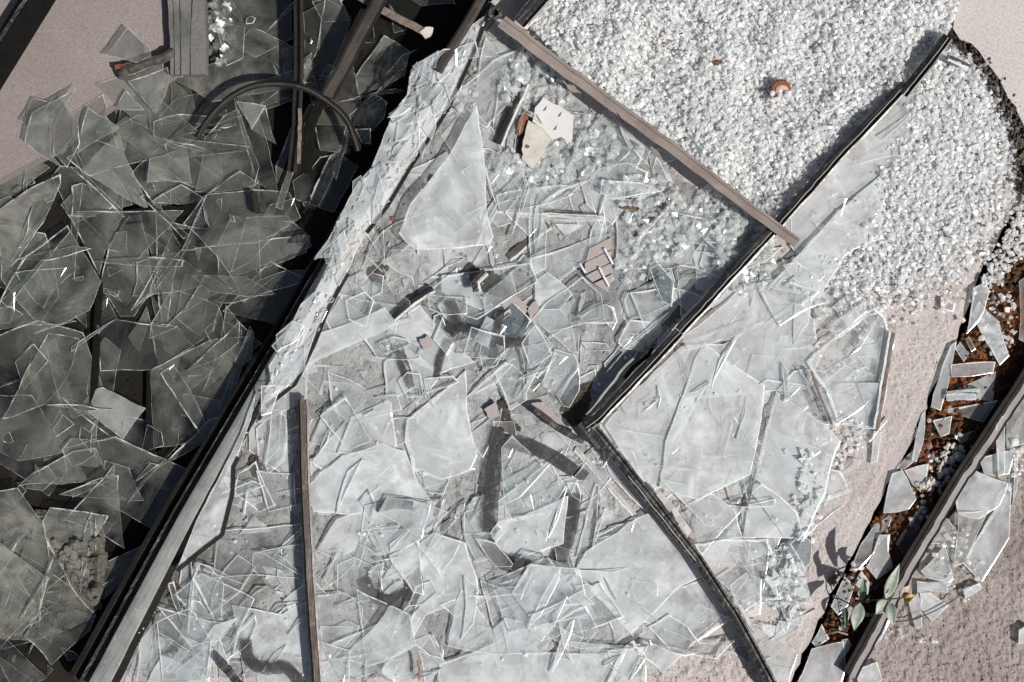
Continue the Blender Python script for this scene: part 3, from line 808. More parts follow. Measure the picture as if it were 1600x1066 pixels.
MID = [
 ('B', [(790, 650), (830, 640), (860, 660), (895, 680), (880, 720), (800, 690)]),
 ('B', [(783, 700), (800, 680), (870, 745), (885, 760), (860, 800), (790, 810)]),
 ('C', [(340, 830), (470, 818), (475, 905), (420, 900), (330, 905)]),
 ('C', [(328, 962), (332, 925), (350, 890), (372, 866), (400, 886), (375, 925)]),
 ('C', [(262, 912), (272, 908), (292, 988), (286, 975)]),
 ('C', [(245, 947), (280, 957), (362, 977), (345, 1000), (300, 1010)]),
 ('C', [(300, 905), (298, 870), (303, 905), (293, 990)]),
 ('C', [(300, 905), (312, 880), (328, 885), (350, 910), (345, 996), (330, 960)]),
 ('B', [(211, 1078), (220, 1000), (243, 970), (250, 1078)]),
 ('C', [(245, 972), (300, 950), (330, 1000), (320, 1070), (255, 1070)]),
 ('C', [(400, 670), (412, 660), (440, 640), (436, 700), (415, 725), (402, 720)]),
 ('B', [(414, 728), (424, 640), (436, 640), (448, 655), (445, 720), (420, 740)]),
 ('C', [(372, 740), (400, 720), (430, 790), (405, 800), (365, 770)]),
 ('C', [(400, 735), (460, 740), (462, 790), (420, 800)]),
 ('B', [(362, 945), (440, 960), (478, 940), (492, 1085), (385, 1085)]),
 ('W', [(480, 622), (478, 572), (560, 534), (620, 505), (600, 480), (500, 520), (482, 545), (425, 615), (402, 662), (420, 655)]),
 ('C', [(600, 358), (601, 406), (560, 450), (550, 445), (580, 385)]),
 ('C', [(540, 470), (570, 455), (585, 470), (572, 512), (545, 500)]),
 ('C', [(585, 440), (640, 470), (645, 500), (595, 510), (575, 490)]),
 ('B', [(602, 410), (608, 390), (700, 390), (772, 384), (752, 410), (710, 428), (640, 432), (620, 425)]),
 ('C', [(605, 445), (632, 428), (645, 433), (650, 458), (635, 468), (615, 458)]),
 ('F', [(745, 164), (757, 250), (760, 330), (771, 370), (765, 382), (720, 388), (650, 390), (635, 380), (623, 365), (640, 320), (665, 290), (700, 245)], dict(ew=1.6, bow=0.008, z=27, tilt=(0.0, 0.01))),
 ('B', [(512, 580), (560, 600), (585, 622), (620, 615), (628, 640), (545, 662), (520, 640)]),
 ('B', [(683, 478), (698, 463), (770, 498), (760, 520), (712, 512)]),
 ('F', [(603, 522), (656, 476), (742, 566), (690, 584), (640, 560)], dict(ew=1.2)),
 ('B', [(600, 566), (625, 548), (645, 608), (622, 620), (603, 618)]),
 ('B', [(630, 540), (690, 585), (672, 610), (648, 606)]),
 ('B', [(527, 708), (548, 652), (605, 625), (612, 630), (620, 690), (618, 702)], dict(ew=1.8)),
 ('F', [(475, 762), (500, 738), (535, 712), (597, 692), (633, 705), (652, 752), (680, 790), (590, 802), (490, 800)], dict(ew=1.6)),
 ('F', [(636, 656), (680, 619), (728, 578), (730, 640), (746, 712), (735, 735), (690, 750), (645, 735), (632, 690)], dict(ew=2.2)),
 ('B', [(727, 621), (790, 565), (802, 570), (775, 600)], dict(ew=1.8)),
 ('B', [(772, 580), (795, 565), (818, 585), (824, 625), (797, 642)]),
 ('B', [(731, 681), (785, 637), (781, 660), (755, 716), (745, 706)], dict(ew=1.5)),
 ('G', [(690, 510), (735, 495), (800, 470), (830, 500), (812, 532), (770, 545)]),
 ('C', [(812, 545), (865, 535), (868, 560), (840, 592), (820, 580)]),
 ('B', [(845, 602), (868, 545), (900, 555), (905, 572), (875, 622)]),
 ('G', [(872, 621), (890, 590), (905, 574), (905, 610), (890, 637), (880, 635)]),
 ('C', [(910, 588), (925, 565), (940, 562), (985, 540), (1000, 545), (960, 600), (940, 615), (925, 605)]),
 ('C', [(905, 650), (925, 617), (945, 620), (950, 630), (915, 656)]),
 ('B', [(775, 305), (790, 300), (880, 289), (895, 290), (850, 320), (780, 330)]),
 ('B', [(800, 410), (890, 385), (955, 365), (925, 400), (860, 450), (835, 430)]),
 ('B', [(836, 440), (855, 425), (895, 460), (870, 490), (835, 495)]),
 ('W', [(690, 430), (740, 425), (760, 470), (752, 485), (690, 455)]),
 ('C', [(812, 532), (830, 500), (870, 460), (910, 432), (940, 460), (945, 500), (880, 515), (840, 540)], dict(ew=1.3)),
 ('B', [(905, 497), (915, 490), (945, 475), (960, 480), (965, 505), (915, 505)]),
 ('C', [(975, 470), (982, 458), (1030, 450), (1055, 470), (1000, 496), (985, 500)]),
 ('B', [(965, 536), (985, 500), (1030, 503), (1036, 515), (1010, 550), (975, 545)]),
 ('C', [(1057, 420), (1062, 414), (1085, 416), (1134, 436), (1130, 446), (1068, 510), (1062, 470)], dict(ew=1.3)),
 ('G', [(1015, 420), (1030, 412), (1053, 440), (1050, 480), (1035, 470)]),
 ('B', [(958, 325), (1060, 300), (1075, 330), (1085, 390), (1080, 410), (1050, 420), (960, 420)]),
 ('B', [(938, 302), (940, 280), (1000, 285), (1035, 300), (960, 312)], dict(ew=1.4)),
 ('B', [(965, 310), (1000, 313), (1000, 336), (965, 326)]),
 ('B', [(757, 260), (800, 230), (830, 300), (775, 320)]),
 ('C', [(783, 120), (818, 75), (822, 120), (800, 180), (770, 200)]),
 ('B', [(700, 160), (770, 95), (818, 72), (820, 130), (760, 200)]),
 ('B', [(775, 328), (860, 332), (946, 338), (946, 346), (860, 343), (777, 336)]),
 ('B', [(495, 860), (525, 812), (600, 790), (558, 848), (555, 860), (520, 872)]),
 ('B', [(505, 906), (530, 857), (553, 870), (555, 880), (515, 916)]),
 ('B', [(570, 790), (640, 780), (700, 800), (660, 840), (590, 870), (562, 850)]),
 ('B', [(495, 930), (540, 925), (567, 950), (560, 985), (520, 1030), (500, 1038)]),
 ('B', [(535, 1026), (610, 946), (640, 960), (650, 1008), (575, 1042)]),
 ('B', [(608, 868), (655, 842), (662, 930), (645, 925), (612, 880)], dict(ew=1.4)),
 ('F', [(652, 852), (678, 832), (728, 848), (746, 905), (748, 926), (665, 962), (642, 1004), (640, 975), (663, 920)], dict(ew=1.5)),
 ('B', [(687, 945), (735, 930), (777, 930), (712, 965)]),
 ('B', [(725, 800), (770, 780), (775, 870), (745, 880), (728, 846)]),
 ('F', [(758, 832), (768, 818), (830, 800), (888, 774), (880, 850), (805, 876), (762, 852)], dict(ew=1.9)),
 ('C', [(900, 870), (930, 755), (936, 760), (926, 862)]),
 ('B', [(700, 1010), (720, 920), (770, 985), (790, 965), (850, 980), (866, 1010), (850, 1023), (790, 1023)]),
 ('B', [(800, 926), (828, 881), (905, 888), (915, 930), (930, 945), (870, 950), (832, 972)], dict(ew=1.8)),
 ('W', [(686, 1036), (797, 990), (850, 1020), (978, 1020), (945, 1085), (690, 1085)], dict(ew=1.2)),
 ('B', [(725, 900), (748, 920), (740, 975), (720, 1000)]),
 ('C', [(860, 975), (915, 945), (935, 985), (920, 1002)]),
 ('F', [(897, 893), (915, 862), (965, 832), (1013, 802), (1060, 855), (1100, 900), (1055, 922), (985, 990), (925, 925)], dict(ew=2.4)),
 ('B', [(985, 990), (1055, 922), (1097, 905), (1136, 972), (1085, 1005), (1035, 1052), (1010, 1030)], dict(ew=1.8)),
 ('B', [(945, 1082), (978, 1008), (990, 1000), (1010, 1040), (1012, 1082)], dict(ew=3.0)),
 ('C', [(1012, 980), (1045, 960), (1075, 980), (1095, 1005), (1150, 1000), (1120, 1030), (1050, 1020)]),
 ('G', [(1142, 1018), (1152, 1008), (1172, 1010), (1170, 1036)]),
 ('C', [(660, 460), (700, 430), (830, 410), (840, 440), (745, 500)]),
 ('C', [(560, 520), (600, 505), (660, 545), (655, 560), (590, 560)]),
 ('C', [(500, 650), (540, 620), (580, 690), (545, 705)]),
]
RIGHT = [
 ('W', [(1225, 345), (1420, 122), (1442, 132), (1432, 200), (1380, 300), (1310, 330), (1240, 395)], dict(ew=0.8)),
 ('W', [(1065, 527), (1165, 440), (1200, 450), (1242, 480), (1190, 505), (1145, 530), (1075, 548)]),
 ('F', [(1200, 447), (1310, 330), (1382, 268), (1380, 372), (1320, 400), (1280, 466), (1210, 452)], dict(ew=1.5)),
 ('B', [(1205, 456), (1220, 435), (1250, 445), (1282, 456), (1250, 478)]),
 ('W', [(945, 665), (1065, 541), (1130, 538), (1146, 530), (1105, 602), (1050, 692), (1020, 772), (1008, 755)], dict(ew=1.2)),
 ('W', [(1145, 529), (1200, 502), (1246, 470), (1272, 500), (1282, 560), (1262, 602), (1200, 612), (1100, 622)], dict(ew=1.8)),
 ('F', [(1030, 762), (1040, 690), (1085, 562), (1100, 534), (1195, 602), (1172, 742), (1092, 782)], dict(ew=2.2)),
 ('B', [(1240, 580), (1290, 580), (1310, 660), (1290, 665), (1215, 610)]),
 ('B', [(1275, 610), (1320, 570), (1380, 590), (1372, 672), (1300, 662)]),
 ('B', [(1260, 565), (1366, 480), (1384, 500), (1391, 540), (1372, 670), (1310, 662), (1290, 610)], dict(ew=1.9)),
 ('B', [(1070, 790), (1110, 770), (1150, 800), (1160, 840), (1090, 850)]),
 ('F', [(1213, 611), (1290, 665), (1313, 690), (1290, 770), (1256, 843), (1225, 841), (1160, 841), (1185, 720)], dict(ew=2.2)),
 ('B', [(1225, 840), (1175, 770), (1190, 755), (1245, 800), (1256, 842)]),
 ('B', [(1085, 850), (1135, 842), (1200, 842), (1193, 920), (1160, 940), (1108, 892)], dict(ew=1.3)),
 ('B', [(1140, 915), (1165, 895), (1190, 905), (1188, 960), (1160, 968)]),
 ('W', [(1150, 972), (1185, 975), (1246, 1022), (1232, 1085), (1215, 1075), (1165, 1000)], dict(ew=1.4)),
 ('B', [(940, 700), (990, 705), (1015, 780), (1010, 800), (950, 735)]),
 ('G', [(1233, 850), (1253, 833), (1268, 848), (1266, 880), (1258, 887)], dict(z=22, tilt=(0.2, 0.1))),
 ('B', [(1340, 600), (1380, 600), (1360, 660)]),
 ('B', [(1365, 674), (1378, 675), (1371, 722), (1360, 724)], dict(t=9)),
 ('B', [(1306, 742), (1332, 716), (1345, 720), (1340, 732), (1318, 740)], dict(z=9, tilt=(0.3, 0.2))),
 ('B', [(1470, 464), (1494, 474), (1490, 488), (1470, 482)], dict(t=10)),
 ('B', [(1421, 398), (1432, 400), (1482, 433), (1484, 440), (1430, 412)], dict(t=8)),
 ('B', [(1480, 420), (1487, 417), (1511, 434), (1506, 445)], dict(t=8)),
 ('B', [(1372, 453), (1404, 446), (1405, 450), (1373, 458)], dict(t=8)),
 ('B', [(1394, 430), (1400, 426), (1418, 452), (1414, 458)], dict(t=8)),
 ('B', [(1416, 152), (1440, 142), (1440, 200), (1428, 208)]),
 ('C', [(1440, 118), (1452, 120), (1458, 186), (1448, 188)]),
 ('B', [(1502, 110), (1528, 84), (1530, 92), (1512, 120)]),
 ('C', [(1530, 160), (1538, 96), (1541, 96), (1534, 200)]),
 ('C', [(1540, 170), (1549, 100), (1552, 102), (1545, 175)]),
]
GUT = [
 ('W', [(1485, 570), (1556, 565), (1552, 583), (1487, 589)], dict(t=12)),
 ('B', [(1498, 606), (1556, 580), (1553, 616), (1551, 627), (1480, 627)], dict(t=7)),
 ('B', [(1466, 641), (1560, 625), (1536, 660)], dict(t=8)),
 ('W', [(1479, 612), (1530, 607), (1530, 613), (1480, 618)], dict(t=14)),
 ('W', [(1478, 616), (1524, 615), (1526, 624), (1479, 626)], dict(t=14)),
 ('W', [(1458, 616), (1485, 540), (1495, 533), (1482, 602), (1470, 642), (1455, 636)], dict(t=12)),
 ('W', [(1424, 720), (1440, 648), (1446, 640), (1443, 690), (1432, 722)], dict(t=10)),
 ('W', [(1457, 657), (1488, 650), (1483, 678), (1470, 683)], dict(t=9)),
 ('C', [(1494, 682), (1523, 673), (1526, 682), (1500, 693)], dict(t=12)),
 ('W', [(1380, 802), (1394, 740), (1410, 734), (1432, 780), (1420, 796), (1400, 801)], dict(t=12)),
 ('W', [(1413, 735), (1452, 724), (1448, 746), (1438, 769), (1425, 756)], dict(t=10)),
 ('B', [(1400, 732), (1430, 700), (1427, 722), (1412, 734)], dict(t=8)),
 ('B', [(1328, 892), (1345, 850), (1366, 820), (1396, 800), (1386, 832), (1342, 890)], dict(t=8)),
 ('W', [(1354, 886), (1374, 836), (1391, 835), (1388, 862), (1396, 886), (1370, 906)], dict(t=12)),
 ('W', [(1298, 948), (1320, 900), (1335, 916), (1325, 946), (1310, 962)], dict(t=10)),
 ('W', [(1334, 912), (1346, 892), (1359, 910), (1356, 930)], dict(t=8)),
 ('B', [(1268, 1004), (1284, 975), (1296, 998), (1276, 1012)], dict(t=8)),
 ('W', [(1238, 1085), (1268, 1014), (1298, 1006), (1318, 1002), (1322, 1042), (1310, 1085)], dict(t=12)),
 ('B', [(1315, 1000), (1324, 998), (1331, 1008), (1319, 1028)], dict(t=8)),
 ('B', [(1310, 985), (1320, 940), (1332, 950), (1318, 985)], dict(t=7)),
 ('W', [(1518, 492), (1530, 470), (1560, 502), (1577, 556), (1562, 571), (1548, 546)], dict(t=12)),
 ('W', [(1510, 522), (1521, 450), (1540, 440), (1546, 455), (1530, 502)], dict(t=10)),
 ('B', [(1492, 545), (1500, 535), (1514, 552), (1506, 566)], dict(t=10)),
 ('C', [(1508, 530), (1514, 526), (1524, 545), (1518, 550)], dict(t=10)),
 ('B', [(1592, 440), (1606, 430), (1606, 540), (1592, 530)], dict(t=10)),
 ('B', [(1400, 850), (1440, 790), (1450, 795), (1415, 870)], dict(t=7)),
]
FAR = [
 ('W', [(1492, 777), (1517, 732), (1576, 755), (1562, 790), (1530, 812), (1496, 802)], dict(t=8)),
 ('B', [(1490, 886), (1498, 800), (1545, 796), (1506, 880)], dict(t=7)),
 ('W', [(1506, 882), (1552, 800), (1560, 770), (1582, 752), (1577, 840), (1534, 910)], dict(t=9, ew=2.0)),
 ('W', [(1439, 892), (1476, 850), (1490, 905), (1484, 911), (1446, 902)], dict(t=9)),
 ('W', [(1433, 908), (1482, 908), (1480, 926), (1433, 926)], dict(t=10)),
 ('W', [(1437, 926), (1452, 926), (1482, 946), (1456, 972), (1440, 952)], dict(t=8)),
 ('W', [(1420, 942), (1434, 926), (1441, 980), (1430, 982)], dict(t=9)),
 ('W', [(1358, 1018), (1374, 962), (1392, 968), (1376, 1000)], dict(t=8)),
 ('W', [(1505, 921), (1530, 911), (1535, 920), (1508, 936)], dict(t=14)),
 ('W', [(1592, 985), (1606, 976), (1606, 1005), (1591, 1006)], dict(t=14)),
 ('W', [(1335, 1046), (1370, 1034), (1379, 1062), (1345, 1085)], dict(t=9)),
 ('W', [(1530, 716), (1588, 703), (1577, 742), (1538, 742)], dict(t=8)),
 ('W', [(1574, 640), (1600, 612), (1612, 640), (1606, 692), (1574, 702)], dict(t=9)),
 ('B', [(1556, 665), (1562, 650), (1572, 652), (1570, 740), (1560, 745)], dict(t=9)),
 ('B', [(1455, 850), (1478, 808), (1496, 830), (1490, 880), (1478, 850)], dict(t=7)),
 ('B', [(1584, 700), (1592, 705), (1590, 760), (1582, 790)], dict(t=8)),
]
for rec in LEFT:
    shard(rec[0], rec[1], **(rec[2] if len(rec) > 2 else {}))
for rec in RIGHT + MID:
    shard(rec[0], rec[1], **(rec[2] if len(rec) > 2 else {}))
for rec in GUT + FAR:
    kw = dict(rec[2]); kw.setdefault('tilt', (R.uniform(-.08, .08), R.uniform(-.08, .08)))
    shard(rec[0], rec[1], **kw)

def needles(zone, count, r0, r1, tone, edge, ew, bias=None):
    V = []; F = []; fm = []
    for _ in range(count):
        x, y = sample_in(zone)
        r = R.uniform(r0, r1)
        ang = R.uniform(0, math.pi) if R.random() < .5 or bias is None else bias + R.gauss(0, .35)
        poly = rand_poly(x, y, r, n=R.choice((3, 4)), asp=R.uniform(.05, .16), ang=ang)
        t = R.uniform(3, 4.5)
        v, f, m, org, _, _ = shard_mesh(poly, tone, settle(poly, t), t, (R.uniform(-.08, .08), R.uniform(-.08, .08)), ew=ew)
        b = len(V); V += [p + org for p in v]; F += [[q + b for q in g] for g in f]; fm += m
    return kind(mesh_obj("glass_splinters", V, F, [M[tone], edge, M['under']], fmat=fm), 'stuff')
needles(mid_zone, 80, 14, 60, 'C', E_BRIGHT, 1.0, -.7)
needles(right_zone, 26, 14, 60, 'C', E_BRIGHT, .8, -.9)
needles(left_zone, 40, 20, 85, 'L', E_DIM, 1.2, -.8)
# ------------------------------------------------------------------ painted strokes on the glass
def shard_under(x, y):
    best = None
    for s in SHARDS:
        if inside(s['poly'], x, y):
            zt = s['z'] + (x - s['c'][0]) * s['tilt'][0] + (y - s['c'][1]) * s['tilt'][1] + s['t'] / 2
            if best is None or zt > best[1]:
                best = (s, zt)
    return best

def catmull(pts, sub=6):
    out = []
    for i in range(len(pts) - 1):
        p0 = pts[max(i - 1, 0)]; p1 = pts[i]; p2 = pts[i + 1]; p3 = pts[min(i + 2, len(pts) - 1)]
        for k in range(sub):
            t = k / sub
            out.append(tuple(0.5 * ((2 * p1[d]) + (-p0[d] + p2[d]) * t + (2 * p0[d] - 5 * p1[d] + 4 * p2[d] - p3[d]) * t * t
                       + (-p0[d] + 3 * p1[d] - 3 * p2[d] + p3[d]) * t ** 3) for d in range(len(p1))))
    out.append(tuple(pts[-1]))
    return out

def stroke(pts, w):
    line = catmull(pts, 6)
    mid = shard_under(*line[len(line) // 2]) or shard_under(*line[0]) or shard_under(*line[-1])
    if mid is None:
        mx, my = line[len(line) // 2]
        mid = (min(SHARDS, key=lambda q: math.hypot(q['c'][0] - mx, q['c'][1] - my)), 0)
    s = mid[0]
    org = s['o'].location
    V = []
    hs_ = [h_at(x, y) for x, y in line]
    hs_ = [max(hs_[max(0, i - 3):i + 4]) for i in range(len(line))]
    for i, (x0, y0) in enumerate(line):
        a = line[max(i - 1, 0)]; b = line[min(i + 1, len(line) - 1)]
        L = math.hypot(b[0] - a[0], b[1] - a[1]) + 1e-6
        nx, ny = -(b[1] - a[1]) / L, (b[0] - a[0]) / L
        ww = w * R.uniform(0.9, 1.1) / 2
        for sg in (-1, -.33, .33, 1):
            V.append(P(x0 + nx * ww * sg, y0 + ny * ww * sg, hs_[i] + 4.5) - org)
    F = [[4 * k + c, 4 * k + c + 1, 4 * k + c + 5, 4 * k + c + 4] for k in range(len(line) - 1) for c in range(3)]
    mesh_obj("painted_stroke", V, F, M['paint'], s['o'])

for pts, w in [
    ([(625, 548), (630, 575), (643, 606)], 11), ([(703, 470), (712, 495), (700, 520)], 16), ([(702, 522), (722, 513), (756, 518)], 13),
    ([(700, 530), (688, 560), (682, 592)], 12), ([(785, 470), (778, 510), (768, 560)], 12), ([(772, 528), (795, 536), (825, 532)], 14),
    ([(790, 690), (850, 707), (915, 748)], 22), ([(778, 668), (770, 750), (765, 832)], 23), ([(898, 772), (890, 825), (872, 878)], 25),
    ([(758, 848), (788, 878), (830, 888)], 26), ([(568, 905), (582, 930), (610, 938), (648, 925)], 20),
    ([(384, 1000), (390, 1032), (415, 1045), (448, 1045), (472, 1072)], 19), ([(588, 795), (620, 788), (645, 790)], 14),
    ([(128, 702), (142, 730), (160, 752)], 29)]:
    stroke(pts, w)
    for q in (pts[0], pts[-1]):
        h0 = h_at(*q)
        tn = 'M' if q[0] < 300 else R.choice('CCB')
        shard(tn, rand_poly(q[0] + R.uniform(-14, 14), q[1] + R.uniform(-14, 14), R.uniform(22, 44)), z=h0 + 6, tilt=(R.uniform(-.02, .02), R.uniform(-.02, .02)))

# ------------------------------------------------------------------ rails
# the long frame along which the heap divides
mr = group_empty("frame_rail", 450, 540, 0, "long dark window frame rail dividing the dim heap from the bright heap", "frame rail")
MR = [(774, 8), (720, 80), (604, 262), (504, 432), (404, 610), (292, 806), (150, 1078)]
MZ = [46, 46, 44, 42, 40, 40, 40]
MS = [0.5, 0.55, 0.6, 0.68, 0.8, 1.05, 1.4]
sub(mr, sweep("rail", line_path(MR, MZ, 40, 0.3, 0, MS), [(-11, -76), (-11, 1), (-9, 2), (-2, 2.6), (5, 2), (9, 1), (11, 0), (11, -76)][::-1], M['grey']))
OFF = [(a * .78, b * .78) for a, b in [(-17, -9), (-17, -9), (-19, -11), (-21, -12), (-24, -13), (-30, -15), (-38, -18)]]
sub(mr, sweep("channel", line_path([(a + c * .62, b + d * .62) for (a, b), (c, d) in zip(MR, OFF)], [z - 14 for z in MZ], 40, 0.3, 0, MS),
    [(-7, -60), (-7, 0), (-4, 0), (-3, -6), (2, -6), (3, 2), (7, 2), (7, -60)][::-1], M['black']))
sub(mr, sweep("seal", line_path([(a + c * 1.25, b + d * 1.25) for (a, b), (c, d) in zip(MR, OFF)], [z - 26 for z in MZ], 40, 0.4, 0, MS),
    [(-6, -40), (-6, -2), (0, 1), (6, -1), (6, -40)][::-1], M['rubber']))
sub(mr, sweep("seal", line_path([(a - c * .62, b - d * .62) for (a, b), (c, d) in zip(MR[4:], OFF[4:])], 30, 40, 0.5, 0, [.9, 1.1, 1.4]),
    [(-5, -32), (-5, 0), (4, 0), (5, -32)][::-1], M['rubber']))
set_h([(774, 8), (604, 262), (404, 610), (150, 1078), (190, 1078), (440, 610), (630, 262), (790, 8)], 30, 'max')

# strips of laminated glass standing against the rail
lam = [(762, 22), (735, 92), (702, 165), (668, 222), (640, 262), (605, 320), (572, 362), (560, 385), (542, 425), (512, 484), (492, 532), (474, 570), (460, 598), (418, 632), (402, 655),
       (416, 612), (424, 596), (420, 572), (440, 540), (470, 475), (492, 456), (520, 402), (490, 404), (512, 375), (545, 310), (560, 284), (580, 262), (595, 225), (612, 180), (636, 148), (640, 118), (657, 96), (695, 86), (722, 50)]
o = shard('W', lam, z=50, t=7, tilt=(0, 0), ew=1.0, name="laminated_glass_strip", cat="glass strip", bow=0.004,
          label="long ragged strip of frosted laminated glass leaning along the dark frame rail", record=False)
dk = [(a, b) for a, b in [(762, 26), (735, 94), (702, 167), (640, 264), (606, 322), (573, 364)]]
sweep_o = sweep("dark_edge", line_path(dk, 55, 30, 0.3), [(-3, -3), (-3, 1), (3, 1), (3, -3)][::-1], M['rubber'])
sub(o, sweep_o)
dk = [(543, 427), (512, 486), (493, 533), (475, 572), (461, 600), (418, 634), (403, 656)]
sub(o, sweep("dark_edge", line_path(dk, 55, 30, 0.3), [(-3.2, -3), (-3.2, 1), (3.2, 1), (3.2, -3)][::-1], M['gutter']))
# frosted layers and clinging fragments on that strip
V = []; F = []; fm = []
for _ in range(230):
    x, y = sample_in(lam)
    L = R.uniform(2, 7) if R.random() < 0.75 else R.uniform(10, 44)
    poly = rand_poly(x, y, L, n=R.choice((3, 4, 5)), asp=R.uniform(.2, .6), ang=math.radians(-58) + R.gauss(0, .32))
    v, f, m, org, _, _ = shard_mesh(poly, 'B', 54 + R.uniform(0, 5), R.uniform(2, 5), (R.uniform(-.3, .3), R.uniform(-.3, .3)), rough=False, ew=.7)
    b = len(V); V += [p + org for p in v]; F += [[i + b for i in q] for q in f]; fm += m
kind(sub(o, mesh_obj("clinging_splinters", V, F, [M['B'], E_BRIGHT, M['under']], fmat=fm)), 'stuff')
low = [(400, 612), (392, 655), (372, 712), (366, 728), (364, 770), (348, 834), (318, 856), (276, 890), (306, 815), (345, 740), (375, 680)]
o2 = shard('W', low, z=44, t=7, tilt=(0, 0), name="laminated_glass_strip", cat="glass strip", bow=0.004, record=False,
           label="short pointed strip of laminated glass with dark edge below the long ragged strip")
sub(o2, sweep("dark_edge", line_path([(372, 714), (365, 730), (363, 772), (347, 836), (317, 858), (276, 892)], 48, 30, .3), [(-3.4, -3), (-3.4, 1), (3.4, 1), (3.4, -3)][::-1], M['gutter']))

# the black L-shaped frame
fr = group_empty("window_frame", 920, 665, 10, "broken black window frame forming a corner over the bright heap", "window frame")
prof = [(-9, -10), (-9, 11), (-6, 12), (-4.5, 4), (0, 4), (1.2, 13), (8, 10), (9.5, 0), (9.5, -10)]
FRM = [M['black'], M['flange'], M['rubber']]
fmt = [0, 0, 2, 2, 0, 1, 0, 0, 0]
fmt = [0] * len(prof)
p_top = [(1482, 58), (1452, 98), (1412, 148)]
p_mid = [(1414, 134), (1310, 244), (1215, 352), (1120, 455), (1062, 518)]
p_low = [(1062, 520), (1000, 586), (934, 655), (915, 668)]
p_down = [(922, 664), (985, 742), (1025, 792), (1090, 875), (1150, 965), (1212, 1080)]
for pth, z in ((p_top, 36), (p_mid, 32), (p_low, 31), (p_down, 31)):
    sub(fr, sweep("rail", line_path(pth, z, 22, 0.35, 0.25), prof[::-1], M['black']))
# bright lips and torn seals along the frame
for pth, d, z in ((p_mid, -0.4, 45.4), (p_low, -0.6, 44.4), (p_top, -0.5, 49.4), (p_down[1:4], 3.2, 44.0)):
    q = offs(pth, d)
    sub(fr, sweep("lip", line_path(q, z, 12, 0.45, 0.2), [(-0.5, -2), (-0.5, 0.4), (0.5, 0.4), (0.5, -2)][::-1], M['flange']))
sub(fr, sweep("corner_plate", [(906, 662, 30), (938, 700, 30)], [(-7, -8), (-7, 9), (4, 9), (4, -8)][::-1], M['black']))
sub(fr, sweep("seal", line_path([(990, 560), (950, 606), (918, 650)], 30, 14, .9, .4), [(-2, -4), (-2, 2), (1.5, 3), (2, -4)][::-1], M['grey']))
sub(fr, sweep("seal", line_path([(1020, 545), (975, 590)], 26, 10, .9, .4), [(-3, -4), (-3, 3), (3, 3), (3, -4)][::-1], M['rubber']))
sub(fr, sweep("seal", line_path([(1030, 770), (1085, 840)], 38, 10, 1.2, .5), [(-4, -6), (-4, 2), (5, 2), (5, -6)][::-1], M['flange']))
sub(fr, sweep("seal", line_path([(1155, 945), (1180, 985)], 38, 8, 1.2, .5), [(-3, -6), (-2, 2), (4, 2), (5, -6)][::-1], M['flange']))
# weathered batten
bt = group_empty("batten", 1010, 205, 60, "weathered grey brown batten slanting from the frame rail down to the black frame", "batten")
bpath = line_path([(784, 34), (860, 92), (950, 158), (1060, 238), (1150, 308), (1246, 380)], [62, 60, 58, 56, 52, 50], 18, 0.5, 0.3, [1.15, 1.1, 1.05, 1.0, .95, .9])
sub(bt, sweep("bar", bpath, [(-9, -8), (-9, 4), (-4.5, 6.5), (-3.6, 5), (-2.4, 6.8), (9, 3.5), (9.5, -8)][::-1], M['batten']))
for (x, y, ln) in ((893, 134, 16), (1025, 236, 10)):
    pl = [(x - ln, y - 8), (x + ln * .3, y), (x + ln, y + 12), (x - 2, y + 8)]
    sub(bt, slab("torn_flap", pl, 58, 2, M['batten'], 0.8, None, 5))
sub(bt, sweep("crack", [(962, 174, 61.6), (968, 182, 61.6), (974, 192, 61.2)], [(-.7, 0), (-.7, .5), (.7, .5), (.7, 0)][::-1], M['rubber']))
# ring at the upper end of the batten
knob = group_empty("bracket", 774, 20, 55, "small dark round bracket at the top end of the batten", "bracket")
ring = []
for i in range(17):
    a = i * math.tau / 16
    ring.append((774 + 8 * math.cos(a), 20 + 8 * math.sin(a), 66, 1))
sub(knob, sweep("socket", ring, [(-3, -12), (-3, 2), (3, 2), (3, -12)], M['black']))
sub(knob, slab("plug", [(774 + 7 * math.cos(a), 20 + 7 * math.sin(a)) for a in [i * math.tau / 14 for i in range(14)]], 60, 16, M['rubber'], 0, None))

# vertical brown rail
vr = group_empty("brown_rail", 480, 850, 40, "straight brown aluminium rail standing upright in view through the pale shards", "rail")
vp = line_path([(474, 624), (478, 760), (485, 900), (498, 1082)], 36, 30, 0.3, 0.2)
sub(vr, sweep("rail", vp, [(-6.5, -14), (-6.5, 1), (-4, 2), (-3, 0), (2.5, 0), (3.5, 2), (6, 2), (6.5, -14)][::-1], M['brownrail']))
sub(vr, sweep("seal", line_path([(a[0] - 9.0 if False else a[0] - 7.6, a[1]) for a in vp], 33, 30, .2, .2), [(-2, -14), (-2, 2), (2, 2), (2, -14)][::-1], M['rubber']))

# gutter rail, lower right
gr = group_empty("gutter_rail", 1460, 810, 10, "dark flat gutter rail with a pale flange beside the rusty soil", "gutter rail")
gp = line_path([(1625, 545), (1588, 606), (1500, 738), (1420, 870), (1322, 1052)], [26, 26, 24, 22, 20], 40, .3, .2)
sub(gr, sweep("rail", gp, [(-6.5, -24), (-6.5, 3), (-2, 3.6), (-1, 2.4), (5.5, 2.6), (6.5, -24)][::-1], M['gutter']))
sub(gr, sweep("flange", line_path([(a[0] + 11, a[1] + 7) for a in gp], 18, 9, .7, .6), [(-6, -20), (-6, 3), (-3, 0), (6, -2), (7, -20)][::-1], M['flange']))

